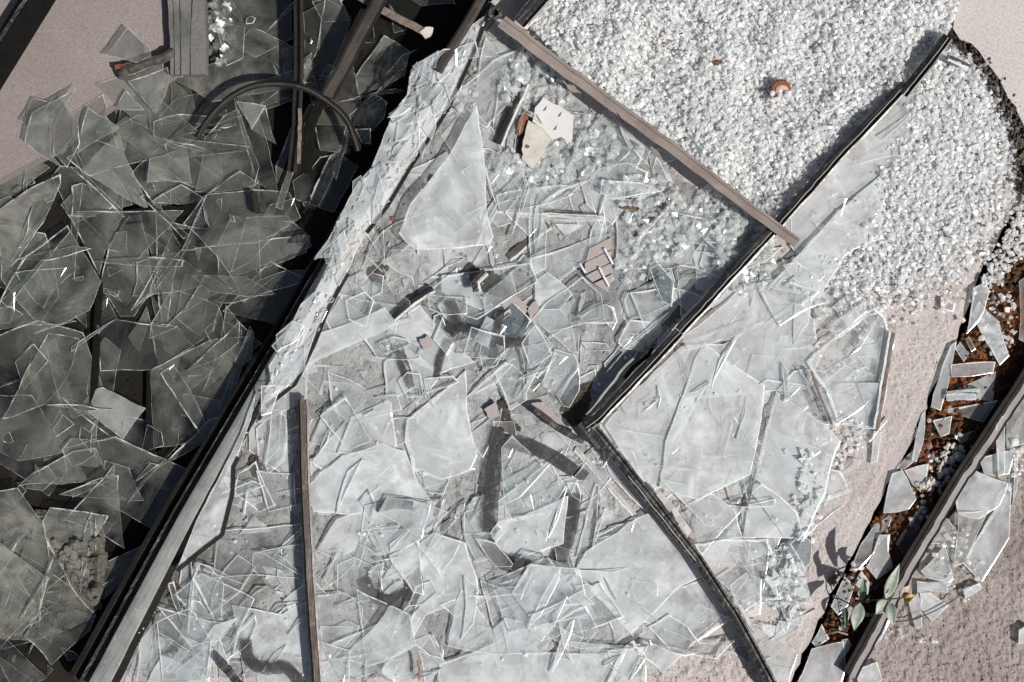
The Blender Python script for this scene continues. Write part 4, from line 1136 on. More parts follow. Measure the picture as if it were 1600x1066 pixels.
Z = 46
strip("seal_strip", [(777, 324), (860, 330), (944, 337)], None, 6, 4, M['wood'], "dark brown seal strip lying level on glass below the white plate", "seal strip", .5, pale=7)
strip("seal_strip", [(1052, 308), (1024, 336), (992, 370)], None, 11, 7, M['black'], "short black bar poking up from the shards towards the batten", "bar", .3, pale=-7)
strip("seal_strip", [(856, 350), (826, 374), (792, 402)], None, 10, 6, M['char'], "charcoal bar with a glass edge under the level brown seal strip", "bar", .4, pale=-8)
strip("seal_strip", [(818, 128), (798, 172), (776, 224)], None, 9, 10, M['rubber'], "black glossy bar standing beside the white chipped plate", "bar", .3, pale=-9)
strip("seal_strip", [(676, 450), (645, 470), (613, 497)], None, 8, 8, M['rubber'], "stubby black seal with two pale stripes above the frosted square shard", "seal strip", .3, pale=-6)
strip("seal_strip", [(758, 424), (742, 440), (744, 456)], Z - 10, 10, 8, M['black'], "little black block in the hole by the brown leaf litter", "block", .3, pale=-7)
strip("glass_rod", [(900, 700), (940, 745), (985, 795), (1008, 822)], None, 6, 5, M['flange'], "thin pale rod with a rusty streak beside the black frame corner", "rod", .5, pale=4)
strip("seal_strip", [(1396, 520), (1384, 590), (1371, 672)], 22, 6, 8, M['wood'], "thin brown strip standing along the edge of the bare concrete", "strip", .3, pale=5)
strip("seal_strip", [(1268, 580), (1282, 620), (1300, 664)], 30, 4, 5, M['wood'], "thin rusty brown strip among large frosted sheets", "strip", .5)
strip("seal_strip", [(930, 134), (950, 138), (960, 141)], 26, 6, 5, M['char'], "short dark splinter sticking out from under the batten", "splinter", .4)
strip("seal_strip", [(1484, 88), (1500, 95), (1515, 103)], 32, 4, 6, M['black'], "tiny double black bar near the mossy slab corner", "bar", .2, pale=6)
strip("seal_strip", [(970, 324), (985, 325), (999, 327)], None, 4, 4, M['rusty'], "rusty metal strip on a clear shard right of the brown seal strip", "strip", .3)
strip("seal_strip", [(340, 1032), (358, 1050), (376, 1072)], Z - 6, 13, 8, M['black'], "black perforated bar at the foot of the heap beside the painted curve", "bar", .3)
strip("seal_strip", [(836, 640), (870, 668), (912, 690)], Z - 10, 10, 8, M['black'], "black broken bar in the hollow beside the frame corner", "bar", .5)
strip("wood_splinter", [(652, 1030), (655, 1048), (656, 1064)], Z - 16, 4, 3, M['woodchip'], "orange brown wood splinter at the lower border of the heap", "splinter", .6)

# left: posts, rubber and panels
po = group_empty("frame_post", 465, 130, -10, "dark upright post under the dim glass in the shadowed corner", "post")
sub(po, sweep("post", line_path([(466, -20), (466, 110), (463, 200), (456, 268)], [14, 14, 12, 8], 30, .4), [(-8, -40), (-8, 0), (-3, 2), (2, -4), (7, 1), (8, -40)][::-1], M['rubber']))
sub(po, sweep("wood_core", line_path([(469, 170), (466, 256)], [14, 11], 10, .6), [(-3, -6), (-3, 2), (3, 2), (3, -6)][::-1], M['wood']))
sl = group_empty("frame_bar", 550, 80, 0, "slanting taupe frame bar with black edges among dim glass", "bar")
sub(sl, sweep("bar", line_path([(600, -20), (552, 72), (510, 150)], [32, 28, 22], 20, .3), [(-9, -12), (-9, 1), (5, 1), (9, -2), (9, -12)][::-1], M['darkbrown']))
sub(sl, sweep("seal", line_path([(610, -15), (562, 77), (520, 155)], [26, 22, 16], 20, .3), [(-3, -12), (-3, 2), (3, 2), (3, -12)][::-1], M['rubber']))
cb = group_empty("crossbar", 630, 40, -5, "dark crossbar with a pale broken tip reaching into the shadow", "bar")
sub(cb, sweep("bar", line_path([(560, -6), (610, 22), (662, 50)], 14, 16, .5), [(-6, -8), (-6, 0), (6, 1), (6, -8)][::-1], M['wood']))
sub(cb, slab("tip", [(655, 50), (665, 42), (677, 43), (674, 57), (664, 60)], 17, 8, M['dirtywhite'], 0.6, None, 5))
arc = catmull([(308, 216), (322, 192), (342, 168), (370, 146), (405, 133), (450, 132), (485, 142), (520, 165), (542, 188), (555, 220), (560, 236)], 5)
hs = group_empty("gasket_and_shade", 450, 132, 40, "curved black rubber gasket arching over the dim glass", "gasket")
hp = [(x, y, 12 + 8 * math.sin(i / len(arc) * math.pi), 1.0) for i, (x, y) in enumerate(arc)]
sub(hs, sweep("gasket", hp, [(-5, -5), (-5.5, 0), (-3, 3), (1, 1.5), (2, 3.5), (5, 1), (5, -5)][::-1], M['rubber'], smooth=False))
sub(hs, sweep("ridge", [(x + 0.1, y + .1, z + 3.2, 1) for x, y, z, _ in hp], [(-1.6, -2), (-1.4, .8), (1.4, .8), (1.6, -2)][::-1], M['darkbrown']))
arc2 = catmull([(512, 148), (495, 172), (484, 200), (482, 235), (478, 272)], 5)  # solid band put in for the shadow below the slanting bar
strip("gasket_and_shade", [(x, y) for x, y in arc2], 12, 17, 12, M['shade'], "broad black band standing in for shade beside the dark post", "gasket", .1)
# ridged panel top left
rp = group_empty("ridged_panel", 295, 55, 0, "dusty grey ridged panel with three grooves beside the speckled slab", "panel")
for i, (xa, xb, xa2, xb2) in enumerate(((261, 268, 266, 271), (270, 279, 273, 280), (281, 300, 283, 296), (302, 318, 298, 321))):
    sub(rp, slab("rib", [(xa, -20), (xb, -20), (xb2 + 1, 60), (xb2, 116), (xa2, 117), (xa2 - .5, 60)], 20 + (i % 2) * 1.5, 20, M['ridge'], 0.4, None, 20))
sub(rp, slab("backing", [(264, -18), (316, -18), (318, 50), (317, 112), (270, 114)], 17, 12, M['ridge'], 0, None))
# dark beam in the top left corner
tb = group_empty("roof_beam", 20, 40, 10, "black beam cutting across the top left corner of the speckled slab", "beam")
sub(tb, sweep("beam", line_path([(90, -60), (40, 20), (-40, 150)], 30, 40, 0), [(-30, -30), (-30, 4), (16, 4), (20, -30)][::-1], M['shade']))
sub(tb, sweep("lip", line_path([(76, -60), (26, 20), (-54, 150)], 36, 40, .5), [(-3, -8), (-3, 1), (3, 1), (3, -8)][::-1], M['black']))
# charred stick lying on the slab edge
cs = group_empty("charred_stick", 230, 102, 14, "charred flaking stick between clear shards at the edge of the speckled slab", "stick")
sub(cs, sweep("stick", line_path([(186, 117), (215, 105), (245, 95), (272, 84)], [16, 20, 22, 22], 6, .9, .9), [(-8, -7), (-8, 1), (-3, 4), (3, 3), (7, -1), (7, -7)][::-1], M['char']))
sub(cs, sweep("rust_crust", line_path([(180, 106), (200, 102), (218, 98)], 15, 6, 1.0, .8), [(-5, -5), (-4, 2), (3, 2), (5, -5)][::-1], M['rusty']))
rb = patch("rubble_block", [(68, 838), (86, 824), (128, 832), (166, 828), (169, 880), (163, 950), (146, 962), (126, 940), (106, 912), (78, 872)], PIT + 22, 15, M['chunk'], 4, 0.045, None, 12)
thing(rb, "pale crumbling concrete block showing through dim glass", "rubble")

# ------------------------------------------------------------------ white plate, pink tile, other finds
wp = group_empty("white_plate", 862, 200, Z, "white plastic plate fragment with three small slots among clear crumbs", "plate")
wpoly = [(849, 152), (897, 180), (895, 205), (892, 224), (876, 214), (862, 219), (846, 199), (832, 190), (836, 168)]
hz = settle(wpoly, 5) + 6
# the plate is cut into strips so that its slots are real openings
sub(wp, slab("plate", wpoly, hz, 5, M['white'], 0.7, None, 8))
for cx_, cy_ in ((852, 170), (875, 179), (868, 200)):
    sub(wp, sweep("slot", [(cx_ - 3, cy_ + 3.5, hz + .2), (cx_ + 2.5, cy_ - 3.5, hz + .2)], [(-.5, -1), (-.5, .5), (.5, .5), (.5, -1)][::-1], M['gutter']))
    sub(wp, slab("slot_lip", [(cx_, cy_ + 3.4), (cx_ + 2, cy_ - 3), (cx_ + 7.5, cy_ - 1), (cx_ + 5, cy_ + 4.6)], hz + 1.3, 2, M['white'], 0, None))
pl2 = [(826, 188), (846, 198), (861, 219), (846, 244), (832, 264), (815, 248), (817, 220)]
pf = slab("plaster_piece", pl2, hz - 1, 7, M['dirtywhite'], 1.0, None, 7)
thing(pf, "stained cream plaster piece with a rust dot below the white plate", "plaster")
sub(pf, slab("rust_spot", [(824 + 3.4 * math.cos(a), 229 + 3 * math.sin(a)) for a in [i * math.tau / 9 for i in range(9)]], hz + .2, 2, M['orange'], .3, None, 3))
rl = [(808, 190), (820, 172), (826, 182), (818, 205), (811, 212)]
thing(slab("rust_flake", rl, hz - 6, 6, M['orange'], 1.0, None, 5), "orange rust flake tucked beside the white plate and the black bar", "rust flake")
shard('C', [(803, 240), (815, 178), (822, 172), (842, 180), (852, 196), (818, 176), (812, 208), (806, 215)], z=hz + 4, t=4)
pk = group_empty("pink_tile", 937, 412, Z, "pinkish tile fragment scored by grooves near the middle of the heap", "tile")
A, B, C_, D = (922, 388), (955, 371), (957, 426), (912, 428)
rows = [[(921, 388), (955, 371), (956, 389), (915, 409)], [(914, 411), (956, 391), (957, 408), (914, 429)], [(915, 431), (957, 410), (957, 426), (926, 441)], [(928, 443), (957, 428), (954, 444), (950, 457)]]
hz2 = max(h_at(935, 400), h_at(940, 430)) + 7
for q in rows:
    sub(pk, slab("tile", q, hz2 + R.uniform(-.4, .4), 7, M['pink'], 0.3, None, 10))
for a, b in (((944, 388), (958, 414)), ((936, 418), (952, 448)), ((906, 412), (914, 426))):
    strip("glass_sliver", [a, ((a[0] + b[0]) / 2, (a[1] + b[1]) / 2), b], hz2 + 5, 3.4, 4, E_BRIGHT, {944: "upper needle of white glass lying across the pink tile", 936: "lower needle of white glass lying across the pink tile", 906: "tiny needle of glass just outside the pink tile"}[a[0]], "glass sliver", .3)
for poly, lab in (([(784, 470), (806, 462), (826, 480), (818, 500), (792, 494)], "greyish pink tile chip under the clear shard by the black stroke"),
                  ([(822, 482), (838, 470), (846, 490), (834, 505)], "small pinkish mortar chip beside the larger tile chip"),
                  ([(756, 640), (775, 628), (782, 650), (766, 656)], "pale star-shaped mortar bit left of the frame corner"),
                  ([(826, 632), (850, 628), (880, 662), (866, 664)], "pinkish mortar wedge above the black broken bar"),
                  ([(655, 530), (668, 524), (674, 538), (662, 548)], "little cream paint flake on the frosted square shard")):
    hh = max(h_at(*centroid(poly)), 10) + 4
    thing(slab("mortar_chip", poly, hh, 5, M['pink'], 1.0, None, 6), lab, "mortar chip")
for poly, mt, lab in (([(540, 556), (546, 552), (558, 553), (556, 560), (545, 565)], 'orange', "rust brown flake on the plain pale sheet right of the laminated strip"),
                      ([(504, 546), (508, 543), (514, 548), (511, 549)], 'rusty', "tiny curled brown leaf bit on the plain pale sheet"),
                      ([(680, 606), (688, 604), (687, 612), (681, 616)], 'orange', "orange red crumb beside the thick white edge"),
                      ([(735, 424), (748, 418), (756, 430), (744, 446), (733, 438)], 'rusty', "rusty leaf litter in the hole below the big frosted shard"),
                      ([(610, 340), (615, 338), (617, 343), (612, 346)], 'orange', "orange speck by the left side of the big frosted shard")):
    hh = h_at(*centroid(poly)) + 2.5
    thing(slab("rust_flake", poly, hh, 3, M[mt], .7, None, 3), lab, "rust flake")

# ------------------------------------------------------------------ crumbs of safety glass
def crumb_cloud(pts, size, mats_name, name, squash=(0.55, 1.0)):
    n = len(pts)
    rs = np.random.RandomState(len(pts))
    base = np.array([(-1, -1, -1), (1, -1, -1), (1, 1, -1), (-1, 1, -1), (-1, -1, 1), (1, -1, 1), (1, 1, 1), (-1, 1, 1)], float)
    faces0 = np.array([(0, 3, 2, 1), (4, 5, 6, 7), (0, 1, 5, 4), (1, 2, 6, 5), (2, 3, 7, 6), (3, 0, 4, 7)])
    V = np.repeat(base[None], n, 0)
    V += rs.uniform(-.38, .38, V.shape)
    sc = size[0] + (size[1] - size[0]) * rs.rand(n, 1, 1) ** 1.7
    V *= sc * np.stack([rs.uniform(.7, 1.15, n), rs.uniform(.6, 1.0, n), rs.uniform(*squash, n)], 1)[:, None, :] * 0.5
    q = rs.normal(size=(n, 4)) * np.array([1.0, .45, .45, 1.0]); q /= np.linalg.norm(q, axis=1)[:, None]
    w, x, y, z = q.T
    Rm = np.stack([np.stack([1 - 2 * (y * y + z * z), 2 * (x * y - z * w), 2 * (x * z + y * w)], 1),
                   np.stack([2 * (x * y + z * w), 1 - 2 * (x * x + z * z), 2 * (y * z - x * w)], 1),
                   np.stack([2 * (x * z - y * w), 2 * (y * z + x * w), 1 - 2 * (x * x + y * y)], 1)], 1)
    V = np.einsum('nij,nkj->nki', Rm, V) * S
    ctr = np.array([tuple(P(*p)) for p in pts])
    V += ctr[:, None, :]
    Fc = (faces0[None] + (np.arange(n) * 8)[:, None, None]).reshape(-1, 4)
    me = bpy.data.meshes.new(name)
    me.from_pydata(V.reshape(-1, 3).tolist(), [], Fc.tolist())
    me.materials.append(M[mats_name])
    return link(bpy.data.objects.new(name, me))

heapA = [(815, 30), (860, -15), (1500, -15), (1490, 30), (1476, 62), (1400, 140), (1300, 250), (1218, 345), (1195, 338), (1120, 280), (1000, 190), (900, 110)]
heapB = [(1452, 92), (1478, 66), (1520, 98), (1560, 150), (1582, 215), (1590, 270), (1575, 330), (1545, 375), (1500, 415), (1460, 440), (1400, 455), (1330, 480), (1290, 500), (1310, 440), (1350, 390), (1385, 330), (1395, 260), (1430, 180)]
heapC = [(1610, 290), (1580, 350), (1555, 390), (1530, 450), (1560, 440), (1600, 400), (1615, 380)]
def heap_pts(zone, count, layers, zb, mound, thin=None):
    out = []
    for _ in range(count):
        x, y = sample_in(zone)
        nb = noise.fractal(Vector((x * .012, y * .012, 3.3)), 1.0, 2.0, 4)
        if thin is not None:
            d = thin(x, y)
            if R.random() > d:
                continue
        h = zb + mound * max(0.0, 0.6 + nb) + R.random() * layers
        out.append((x, y, h))
    return out
def thinB(x, y):
    # crumbs thin out towards the bare concrete
    d = (x - 1345) * 0.45 + (y - 480) * 0.9
    e = (1575 - x) * 0.86 + (400 - y) * 0.35
    return max(0.05, min(1.0, e / 120)) * (1.0 if y < 400 else max(0.12, 1 - (y - 400) / 110))
def thinA(x, y):
    return 0.35 if (x - 1050) ** 2 / 55 ** 2 + (y - 60) ** 2 / 75 ** 2 < 1 else 1.0
setA = heap_pts(heapA, 26000, 13, 3, 17, thinA)
setB = [(x + R.gauss(0, 9 + max(0, (y - 250) * .09)), y + R.gauss(0, 9 + max(0, (y - 250) * .09)), h) for x, y, h in heap_pts(heapB, 13000, 8, 2, 6, thinB)]
setB = [(x, y, max(h, min(h_at(x, y), 26) + 1.5)) for x, y, h in setB if not inside(tr_poly, x, y)]
setC = heap_pts(heapC, 420, 6, 4, 6)
crA = crumb_cloud(setA, (2.2, 7.0), 'crumb', "glass_crumbs"); kind(crA, 'stuff'); crA["label"] = "white heap of shattered safety glass between batten and black frame"
crB = crumb_cloud(setB + setC, (2.2, 7.0), 'crumb', "glass_crumbs"); kind(crB, 'stuff'); crB["label"] = "spread of white glass crumbs running onto the bare concrete"
patch("dirt", heapA, 1, 6, stone_mat("glass_dust", (0.62, 0.63, 0.63), (0.72, 0.73, 0.73), 60, .6, 1.0, stain=(0.50, 0.49, 0.48)), 8, 0.012, 'structure', 30)
# clear crumbs elsewhere
def blob(cx_, cy_, rx, ry, cnt, z=None, dz=6):
    o = []
    for _ in range(cnt):
        a = R.uniform(0, math.tau); r = math.sqrt(R.random())
        x, y = cx_ + rx * r * math.cos(a), cy_ + ry * r * math.sin(a)
        o.append((x, y, (h_at(x, y) if z is None else z) + 2 + R.random() * dz))
    return o
ptsC = blob(1130, 330, 50, 45, 330) + blob(1165, 400, 45, 60, 420) + blob(790, 255, 30, 16, 110) + blob(840, 130, 60, 55, 260) + blob(900, 230, 70, 50, 300) + blob(1030, 350, 55, 60, 260) \
    + blob(850, 280, 45, 20, 60) + blob(1000, 420, 40, 30, 60) + blob(720, 130, 30, 50, 60) + blob(1000, 300, 60, 25, 80)
ptsC = [p for p in ptsC if not inside(wpoly, p[0], p[1]) and not inside(pl2, p[0], p[1])]
clr = crumb_cloud(ptsC, (5, 11), 'crumbclear', "glass_crumbs"); kind(clr, 'stuff')
ptsM = []
for zone, cnt in ((mid_zone, 900), (right_zone, 420)):
    for _ in range(cnt):
        x, y = sample_in(zone)
        if noise.noise(Vector((x * .02, y * .02, 9))) > -0.05:
            ptsM.append((x, y, h_at(x, y) + 1.5))
scm = crumb_cloud(ptsM, (1.5, 6.0), 'crumb', "glass_crumbs"); kind(scm, 'stuff')
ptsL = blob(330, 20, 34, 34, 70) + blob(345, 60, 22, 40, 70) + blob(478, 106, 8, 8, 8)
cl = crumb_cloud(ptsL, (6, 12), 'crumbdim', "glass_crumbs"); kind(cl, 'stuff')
ptsG = blob(1225, 900, 32, 46, 50) + blob(1290, 715, 34, 34, 40) + blob(1262, 790, 26, 60, 45) + blob(1480, 690, 50, 50, 30, -2) + blob(1560, 500, 30, 60, 110, -2) + blob(1395, 985, 22, 14, 12) \
    + blob(1450, 1000, 14, 10, 5) + blob(1350, 930, 30, 60, 22, -2) + blob(1440, 790, 30, 40, 26, -2) + blob(1500, 880, 40, 60, 60) + blob(1590, 720, 12, 40, 30) + blob(1320, 680, 40, 26, 60)
cg = crumb_cloud(ptsG, (2.5, 8.5), 'crumb', "glass_crumbs"); kind(cg, 'stuff')
# the biggest crumbs, one object each
lab_crumb = "small cube-like crumb of shattered safety glass lying on top of the white heaps"
src = []
for k in range(14):
    c = crumb_cloud([(800, 533, 0)], (6.0 + k * .15, 8.0 + k * .2), 'crumb' if k % 4 else 'crumbclear', "glass_crumb", (.6, 1.0))
    rr = np.random.RandomState(k)
    for v in c.data.vertices:
        v.co += Vector(rr.uniform(-1.4, 1.4, 3)) * S
    thing(c, lab_crumb, "glass crumb", "loose crumbs on the white heaps")
    src.append(c)
tops = [R.choice(setA) for _ in range(215)] + [R.choice(setB) for _ in range(70)]
for i, (x, y, h) in enumerate(tops):
    c = src[i] if i < len(src) else src[i % len(src)].copy()
    if i >= len(src):
        col.objects.link(c)
    nb = noise.fractal(Vector((x * .012, y * .012, 3.3)), 1.0, 2.0, 4)
    c.location = P(x, y, h + R.uniform(1, 5))
    c.rotation_euler = (R.uniform(-.4, .4), R.uniform(-.4, .4), R.uniform(0, 6.28))

chips("glass_splinters", [(1195, 850), (1255, 850), (1262, 960), (1215, 985)], 70, 4, 17, [M['W'], E_BRIGHT, M['under']], (0, 8), .5)
chips("glass_splinters", [(1255, 690), (1330, 690), (1300, 780), (1262, 860), (1240, 840)], 60, 3, 14, [M['W'], E_BRIGHT, M['under']], (0, 5), .5)
ptsK = [(1220 + R.uniform(-13, 15), 147 + R.uniform(-5, 11), 35 + R.uniform(0, 4)) for _ in range(34)]
kind(crumb_cloud(ptsK, (3.5, 8), 'crumb', "glass_crumbs"), 'stuff')
# bits of leaf and dirt between the crumbs
V = []; F = []
for _ in range(150):
    x, y = R.gauss(1050, 30), R.gauss(60, 45)
    if R.random() < .25:
        x, y = sample_in(heapA)
    r = R.uniform(1, 3.4)
    b = len(V); h = h_at(x, y) + R.uniform(16, 26)
    for i in range(4):
        a = i * math.pi / 2 + R.uniform(-.4, .4)
        V.append(P(x + r * math.cos(a), y + r * .6 * math.sin(a), h + R.uniform(-1, 1)))
    V.append(P(x, y, h - 3))
    F += [[b + 3, b + 2, b + 1, b], [b, b + 1, b + 4], [b + 1, b + 2, b + 4], [b + 2, b + 3, b + 4], [b + 3, b, b + 4]]
kind(mesh_obj("leaf_litter", V, F, M['rusty']), 'stuff')

# bottle cap and nail
zc = 34
cap = group_empty("bottle_cap", 1220, 140, zc, "rusty orange bottle cap half buried in the white crumbs", "bottle cap")
def disc(cx_, cy_, r, z0, z1, mat, name, parent, n=21, crimp=0.0, dome=0.0):
    V = []; F = []
    for rr, zz, cr in ((r * 1.05, z0, crimp), (r * .92, z1, crimp * .4), (r * .78, z1 + dome, 0)):
        for i in range(n * 2):
            a = i * math.tau / (n * 2); k = rr * (1 + (cr if i % 2 else -cr))
            V.append(P(cx_ + k * math.cos(a), cy_ + k * math.sin(a), zz))
    m = n * 2
    for l in range(2):
        for i in range(m):
            F.append([l * m + (i + 1) % m, l * m + i, (l + 1) * m + i, (l + 1) * m + (i + 1) % m])
    F.append([2 * m + i for i in range(m)][::-1])
    return sub(parent, mesh_obj(name, V, F, mat, None))
disc(1220, 140, 15.5, zc - 6, zc + 1, M['orange'], "rim", cap, 21, .035, .5)
disc(1222, 143, 11, zc, zc + 2, flat_mat("faded_cap_print", (0.42, 0.27, 0.245), .6, .5, 150), "face", cap, 16, 0, .4)
nl = group_empty("nail", 1127, 97, 34, "short rusty flat-headed nail lying on the white crumbs", "nail")
disc(1120, 98, 4.6, 32, 38, M['rusty'], "head", nl, 10, 0, .5)
sub(nl, sweep("shank", [(1122, 98, 36), (1136, 96, 36)], [(-2, -2), (-2, 1), (0, 2), (2, 1), (2, -2)][::-1], M['rusty']))

# cylindrical dark bars at the top
tbar = group_empty("top_bar", 835, 20, 40, "dark aluminium bar end entering at the top beside the white crumbs", "bar")
sub(tbar, sweep("bar", line_path([(872, -30), (838, 8), (812, 38)], 48, 20, .3), [(-14, -14), (-14, 2), (-9, 4), (-6, -3), (4, -3), (8, 3), (14, 2), (14, -14)][::-1], M['black']))
sub(tbar, sweep("lip", line_path([(884, -24), (850, 12), (826, 38)], 51, 20, .3), [(-2, -3), (-2, 1.5), (2, 1.5), (2, -3)][::-1], M['flange']))
tb2 = group_empty("top_bar", 720, 60, 40, "dark brown bar beside the upper end of the long frame rail", "bar")
sub(tb2, sweep("bar", line_path([(765, -25), (728, 40), (690, 100), (684, 112)], 62, 20, .3), [(-8, -30), (-8, 1), (-3, 2), (5, 1), (8, -2), (8, -30)][::-1], M['darkbrown']))

# ------------------------------------------------------------------ grit and clods
def clods(name, zone, cnt, r0, r1, mat, z, holder=None):
    V = []; F = []
    for _ in range(cnt):
        x, y = sample_in(zone); r = R.uniform(r0, r1) * (1 if R.random() < .85 else 1.6)
        b = len(V)
        zz = z if z is not None else h_at(x, y)
        n = 5
        for l, k in ((-.4, 1.0), (.35, .8)):
            for i in range(n):
                a = i * math.tau / n + R.uniform(-.4, .4)
                V.append(P(x + r * k * R.uniform(.6, 1.2) * math.cos(a), y + r * k * R.uniform(.6, 1.2) * math.sin(a), zz + r * l + r * R.uniform(-.2, .3)))
        V.append(P(x + R.uniform(-.3, .3) * r, y, zz + r * .9))
        for i in range(n):
            j = (i + 1) % n
            F.append([b + j, b + i, b + n + i, b + n + j]); F.append([b + n + j, b + n + i, b + 2 * n])
    return kind(mesh_obj(name, V, F, mat), 'stuff')
clods("rust_clods", gut_poly, 900, 1.5, 5, M['rust'], 0)
clods("dark_clods", gut_poly, 260, 1.5, 5, M['moss'], 0)
clods("gravel", [(1480, 690), (1440, 760), (1470, 770), (1510, 700)], 90, 2, 6, M['dirtywhite'], 4)
clods("moss_clods", moss_poly, 420, 0.8, 3.2, M['moss'], 14)
clods("moss_clods", [(1300, 895), (1340, 895), (1320, 985), (1295, 990)], 60, 1.2, 4, M['moss'], 4)
clods("grit", [(1200, 560), (1400, 470), (1530, 380), (1480, 560), (1340, 800), (1250, 1066), (1180, 1066)], 260, .5, 1.5, M['rough'], 0.3)
clods("grit", [(1400, 1066), (1380, 980), (1480, 900), (1600, 740), (1600, 1066)], 380, .6, 2.2, M['rough'], 2.2)
clods("grit", [(1000, 1066), (1090, 1000), (1160, 1010), (1215, 1066)], 260, .6, 2.2, M['pave'], 0.5)

# ------------------------------------------------------------------ the leafy twig
pl = group_empty("leafy_twig", 1320, 935, 10, "leafy twig with pale green and one yellow leaf growing out of the gutter", "plant")
def tube(name, pts, r, mat, parent):
    pr = [(r * math.cos(a), r * math.sin(a)) for a in [i * math.tau / 6 for i in range(6)]]
    return sub(parent, sweep(name, pts, pr, mat, smooth=True))
tube("stem", [(1300, 934, 4), (1312, 936, 20), (1330, 945, 40), (1345, 940, 56), (1375, 937, 72), (1410, 935, 84), (1424, 938, 88)], 1.1, M['twig'], pl)
tube("stem", [(1310, 958, 4), (1325, 948, 22), (1345, 940, 50)], 1.0, M['twig'], pl)
def leaf(base, tip, width, z0, z1, mat, curl=4):
    V = []; F = []; n = 7
    dx, dy = tip[0] - base[0], tip[1] - base[1]; L = math.hypot(dx, dy); nx, ny = -dy / L, dx / L
    for i in range(n + 1):
        f = i / n
        w = 0.86 * width * math.sin(math.pi * min(1, f ** .8)) * (1 - .3 * f) * .62
        zz = z0 + (z1 - z0) * f + 5 * math.sin(f * math.pi)
        for k, up in ((-1, curl), (-.5, curl * .35), (0, 0), (.5, curl * .35), (1, curl)):
            V.append(P(base[0] + dx * f + nx * w * k, base[1] + dy * f + ny * w * k, zz + up * math.sin(f * math.pi)))
    for i in range(n):
        for k in range(4):
            F.append([i * 5 + k, (i + 1) * 5 + k, (i + 1) * 5 + k + 1, i * 5 + k + 1])
    o = mesh_obj("leaf", V, F, M[mat], smooth=True)
    md = o.modifiers.new("thick", 'SOLIDIFY'); md.thickness = 0.0004
    sub(pl, o)
    return o
ys = [((1384, 936), (1406, 880), 20, 80, 100, 'leaf'), ((1348, 938), (1350, 902), 13, 60, 74, 'leafdark'), ((1344, 942), (1334, 986), 24, 58, 74, 'leaf'),
      ((1388, 938), (1368, 960), 24, 80, 92, 'leaf'), ((1390, 940), (1396, 980), 20, 84, 96, 'leaf'), ((1386, 936), (1400, 912), 14, 78, 84, 'leafdark'),
      ((1408, 936), (1424, 914), 22, 84, 98, 'leafbrown'), ((1412, 938), (1430, 930), 13, 88, 96, 'leafyellow'), ((1322, 948), (1322, 984), 8, 26, 30, 'leafdark')]
for b, t_, w, z0, z1, m in ys:
    lf = leaf(b, t_, w, z0, z1, m)
    if m == 'leafyellow': lf["label"] = "yellow turning leaf"
    if m == 'leafdark': lf["label"] = "dark green leaf"
tw = group_empty("bare_twig", 1450, 965, 12, "thin bare reddish twig lying over the weathered concrete", "twig")
tube("stem", [(1398, 972, 10), (1430, 968, 14), (1462, 954, 16), (1490, 938, 16), (1508, 922, 14)], .9, M['twig'], tw)
tw2 = group_empty("dry_root", 1312, 988, 6, "pale dry root across the rusty soil under the leafy twig", "root")
tube("root", [(1294, 990, 4), (1310, 987, 9), (1325, 992, 6)], 1.6, M['batten'], tw2)

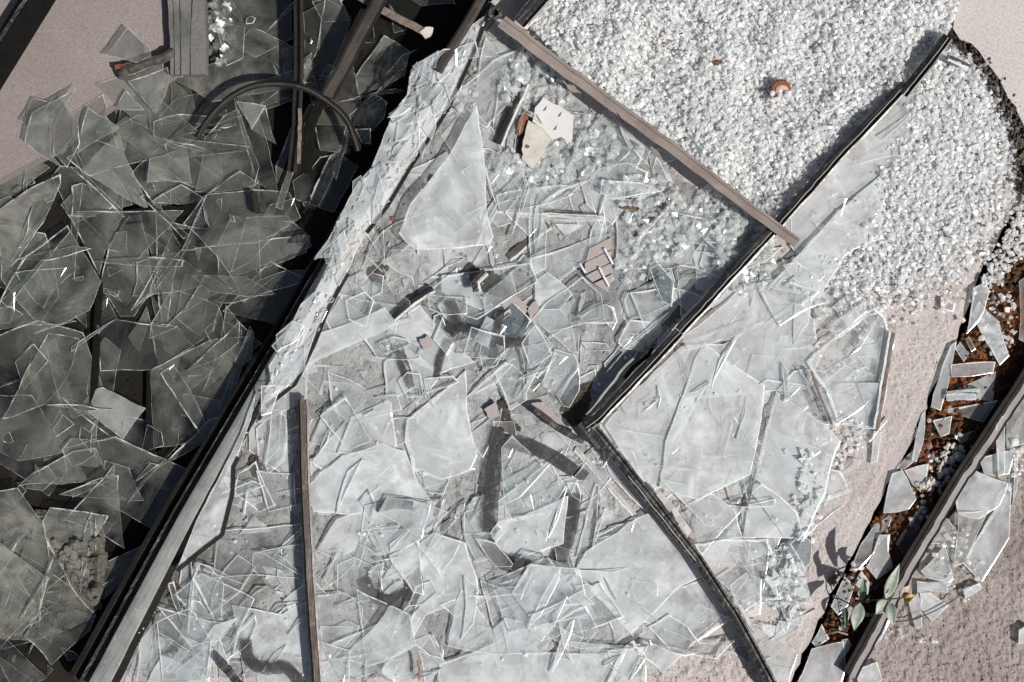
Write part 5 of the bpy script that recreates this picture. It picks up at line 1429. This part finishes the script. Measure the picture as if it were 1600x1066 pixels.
# ------------------------------------------------------------------ descriptions of the shards
LM = [("the leafy twig", 1385, 935), ("the rusty bottle cap", 1220, 140), ("the white slotted plate", 868, 190), ("the pink scored tile", 938, 412), ("the black frame corner", 920, 665),
      ("the brown upright rail", 480, 800), ("the curved rubber gasket", 450, 150), ("the ridged grey panel", 292, 60), ("the charred stick", 230, 102),
      ("the frosted rounded quadrilateral shard", 185, 645), ("the level dark frame bar", 300, 334), ("the pale concrete block", 132, 850), ("the brown seal strip", 860, 330),
      ("the batten's lower end", 1240, 375), ("the slanting taupe bar", 550, 80), ("the big frosted pointed shard", 710, 300), ("the frosted square shard", 668, 535),
      ("the pale rod", 960, 765), ("the bare concrete strip", 1420, 600), ("the thin brown strip", 1384, 595), ("the thick-edged fan-shaped sheet", 985, 890), ("the tall frosted sheet by the concrete", 1235, 740),
      ("the gutter rail", 1530, 690), ("the painted black hook", 600, 930), ("the painted curve", 410, 1035), ("the heavy black strokes", 800, 760), ("the laminated strip's lower tip", 350, 800),
      ("the laminated strip's ragged top", 690, 110), ("the lower frame arm", 1130, 935), ("the upper frame arm", 1300, 260), ("the mossy slab edge", 1560, 150), ("the weathered concrete", 1540, 950),
      ("the rust brown flake", 550, 558), ("the lone clear shard on speckled slab", 205, 75), ("the wide dim stroke", 145, 728), ("the laminated strip's middle", 520, 450)]
def describe(s):
    p = s['poly']; a = abs(area2(p))
    cx_, cy_ = s['c']
    xx = sum((q[0] - cx_) ** 2 for q in p); yy = sum((q[1] - cy_) ** 2 for q in p); xy = sum((q[0] - cx_) * (q[1] - cy_) for q in p)
    tr = xx + yy; dt = math.sqrt(max(0, (xx - yy) ** 2 + 4 * xy * xy))
    asp = math.sqrt((tr + dt) / max(1e-6, tr - dt))
    size = "tiny" if a < 500 else "small" if a < 1400 else "medium" if a < 3200 else "large" if a < 7000 else "very large"
    n = len(p)
    shp = "sliver" if asp > 3.6 else ("elongated shard" if asp > 2.3 else {3: "triangular shard", 4: "four-sided shard", 5: "five-cornered shard"}.get(n, "many-cornered shard"))
    tone = {'L': "dim", 'M': "dusty grey", 'P': "pale cloudy", 'S': "coated grey", 'B': "pale", 'W': "frosted", 'F': "milky frosted", 'C': "clear", 'G': "smoky"}[s['tone']]
    d = sorted(LM, key=lambda l: math.hypot(l[1] - cx_, l[2] - cy_))
    return f"{size} {tone} {shp}", d[0], d[1]
ORD = ["", "second ", "third ", "fourth ", "fifth ", "sixth ", "seventh ", "eighth ", "ninth ", "tenth "]
buck = {}
HAND = {}
for s in SHARDS:
    if s['label']:
        continue
    d, a, b = describe(s)
    buck.setdefault((d, a[0]), []).append((math.hypot(a[1] - s['c'][0], a[2] - s['c'][1]), s, b[0]))
for (d, a), lst in buck.items():
    lst.sort(key=lambda q: q[0])
    for i, (dist, s, b) in enumerate(lst):
        if len(lst) == 1:
            lab = f"{d} close to {a}"
        else:
            lab = f"{d}, {ORD[i]}nearest to {a}" if i < 10 else f"{d}, farther out from {a}"
        s['o']["label"] = lab
for s in SHARDS:
    x, y = s['c']
    zone = "shards in the dim heap" if s['tone'] in 'LMPS' else ("shards along the gutter" if x > 1400 and y > 400 else "shards in the bright heap")
    s['o']["group"] = zone
print("shards", len(SHARDS), "objects", len(bpy.data.objects))
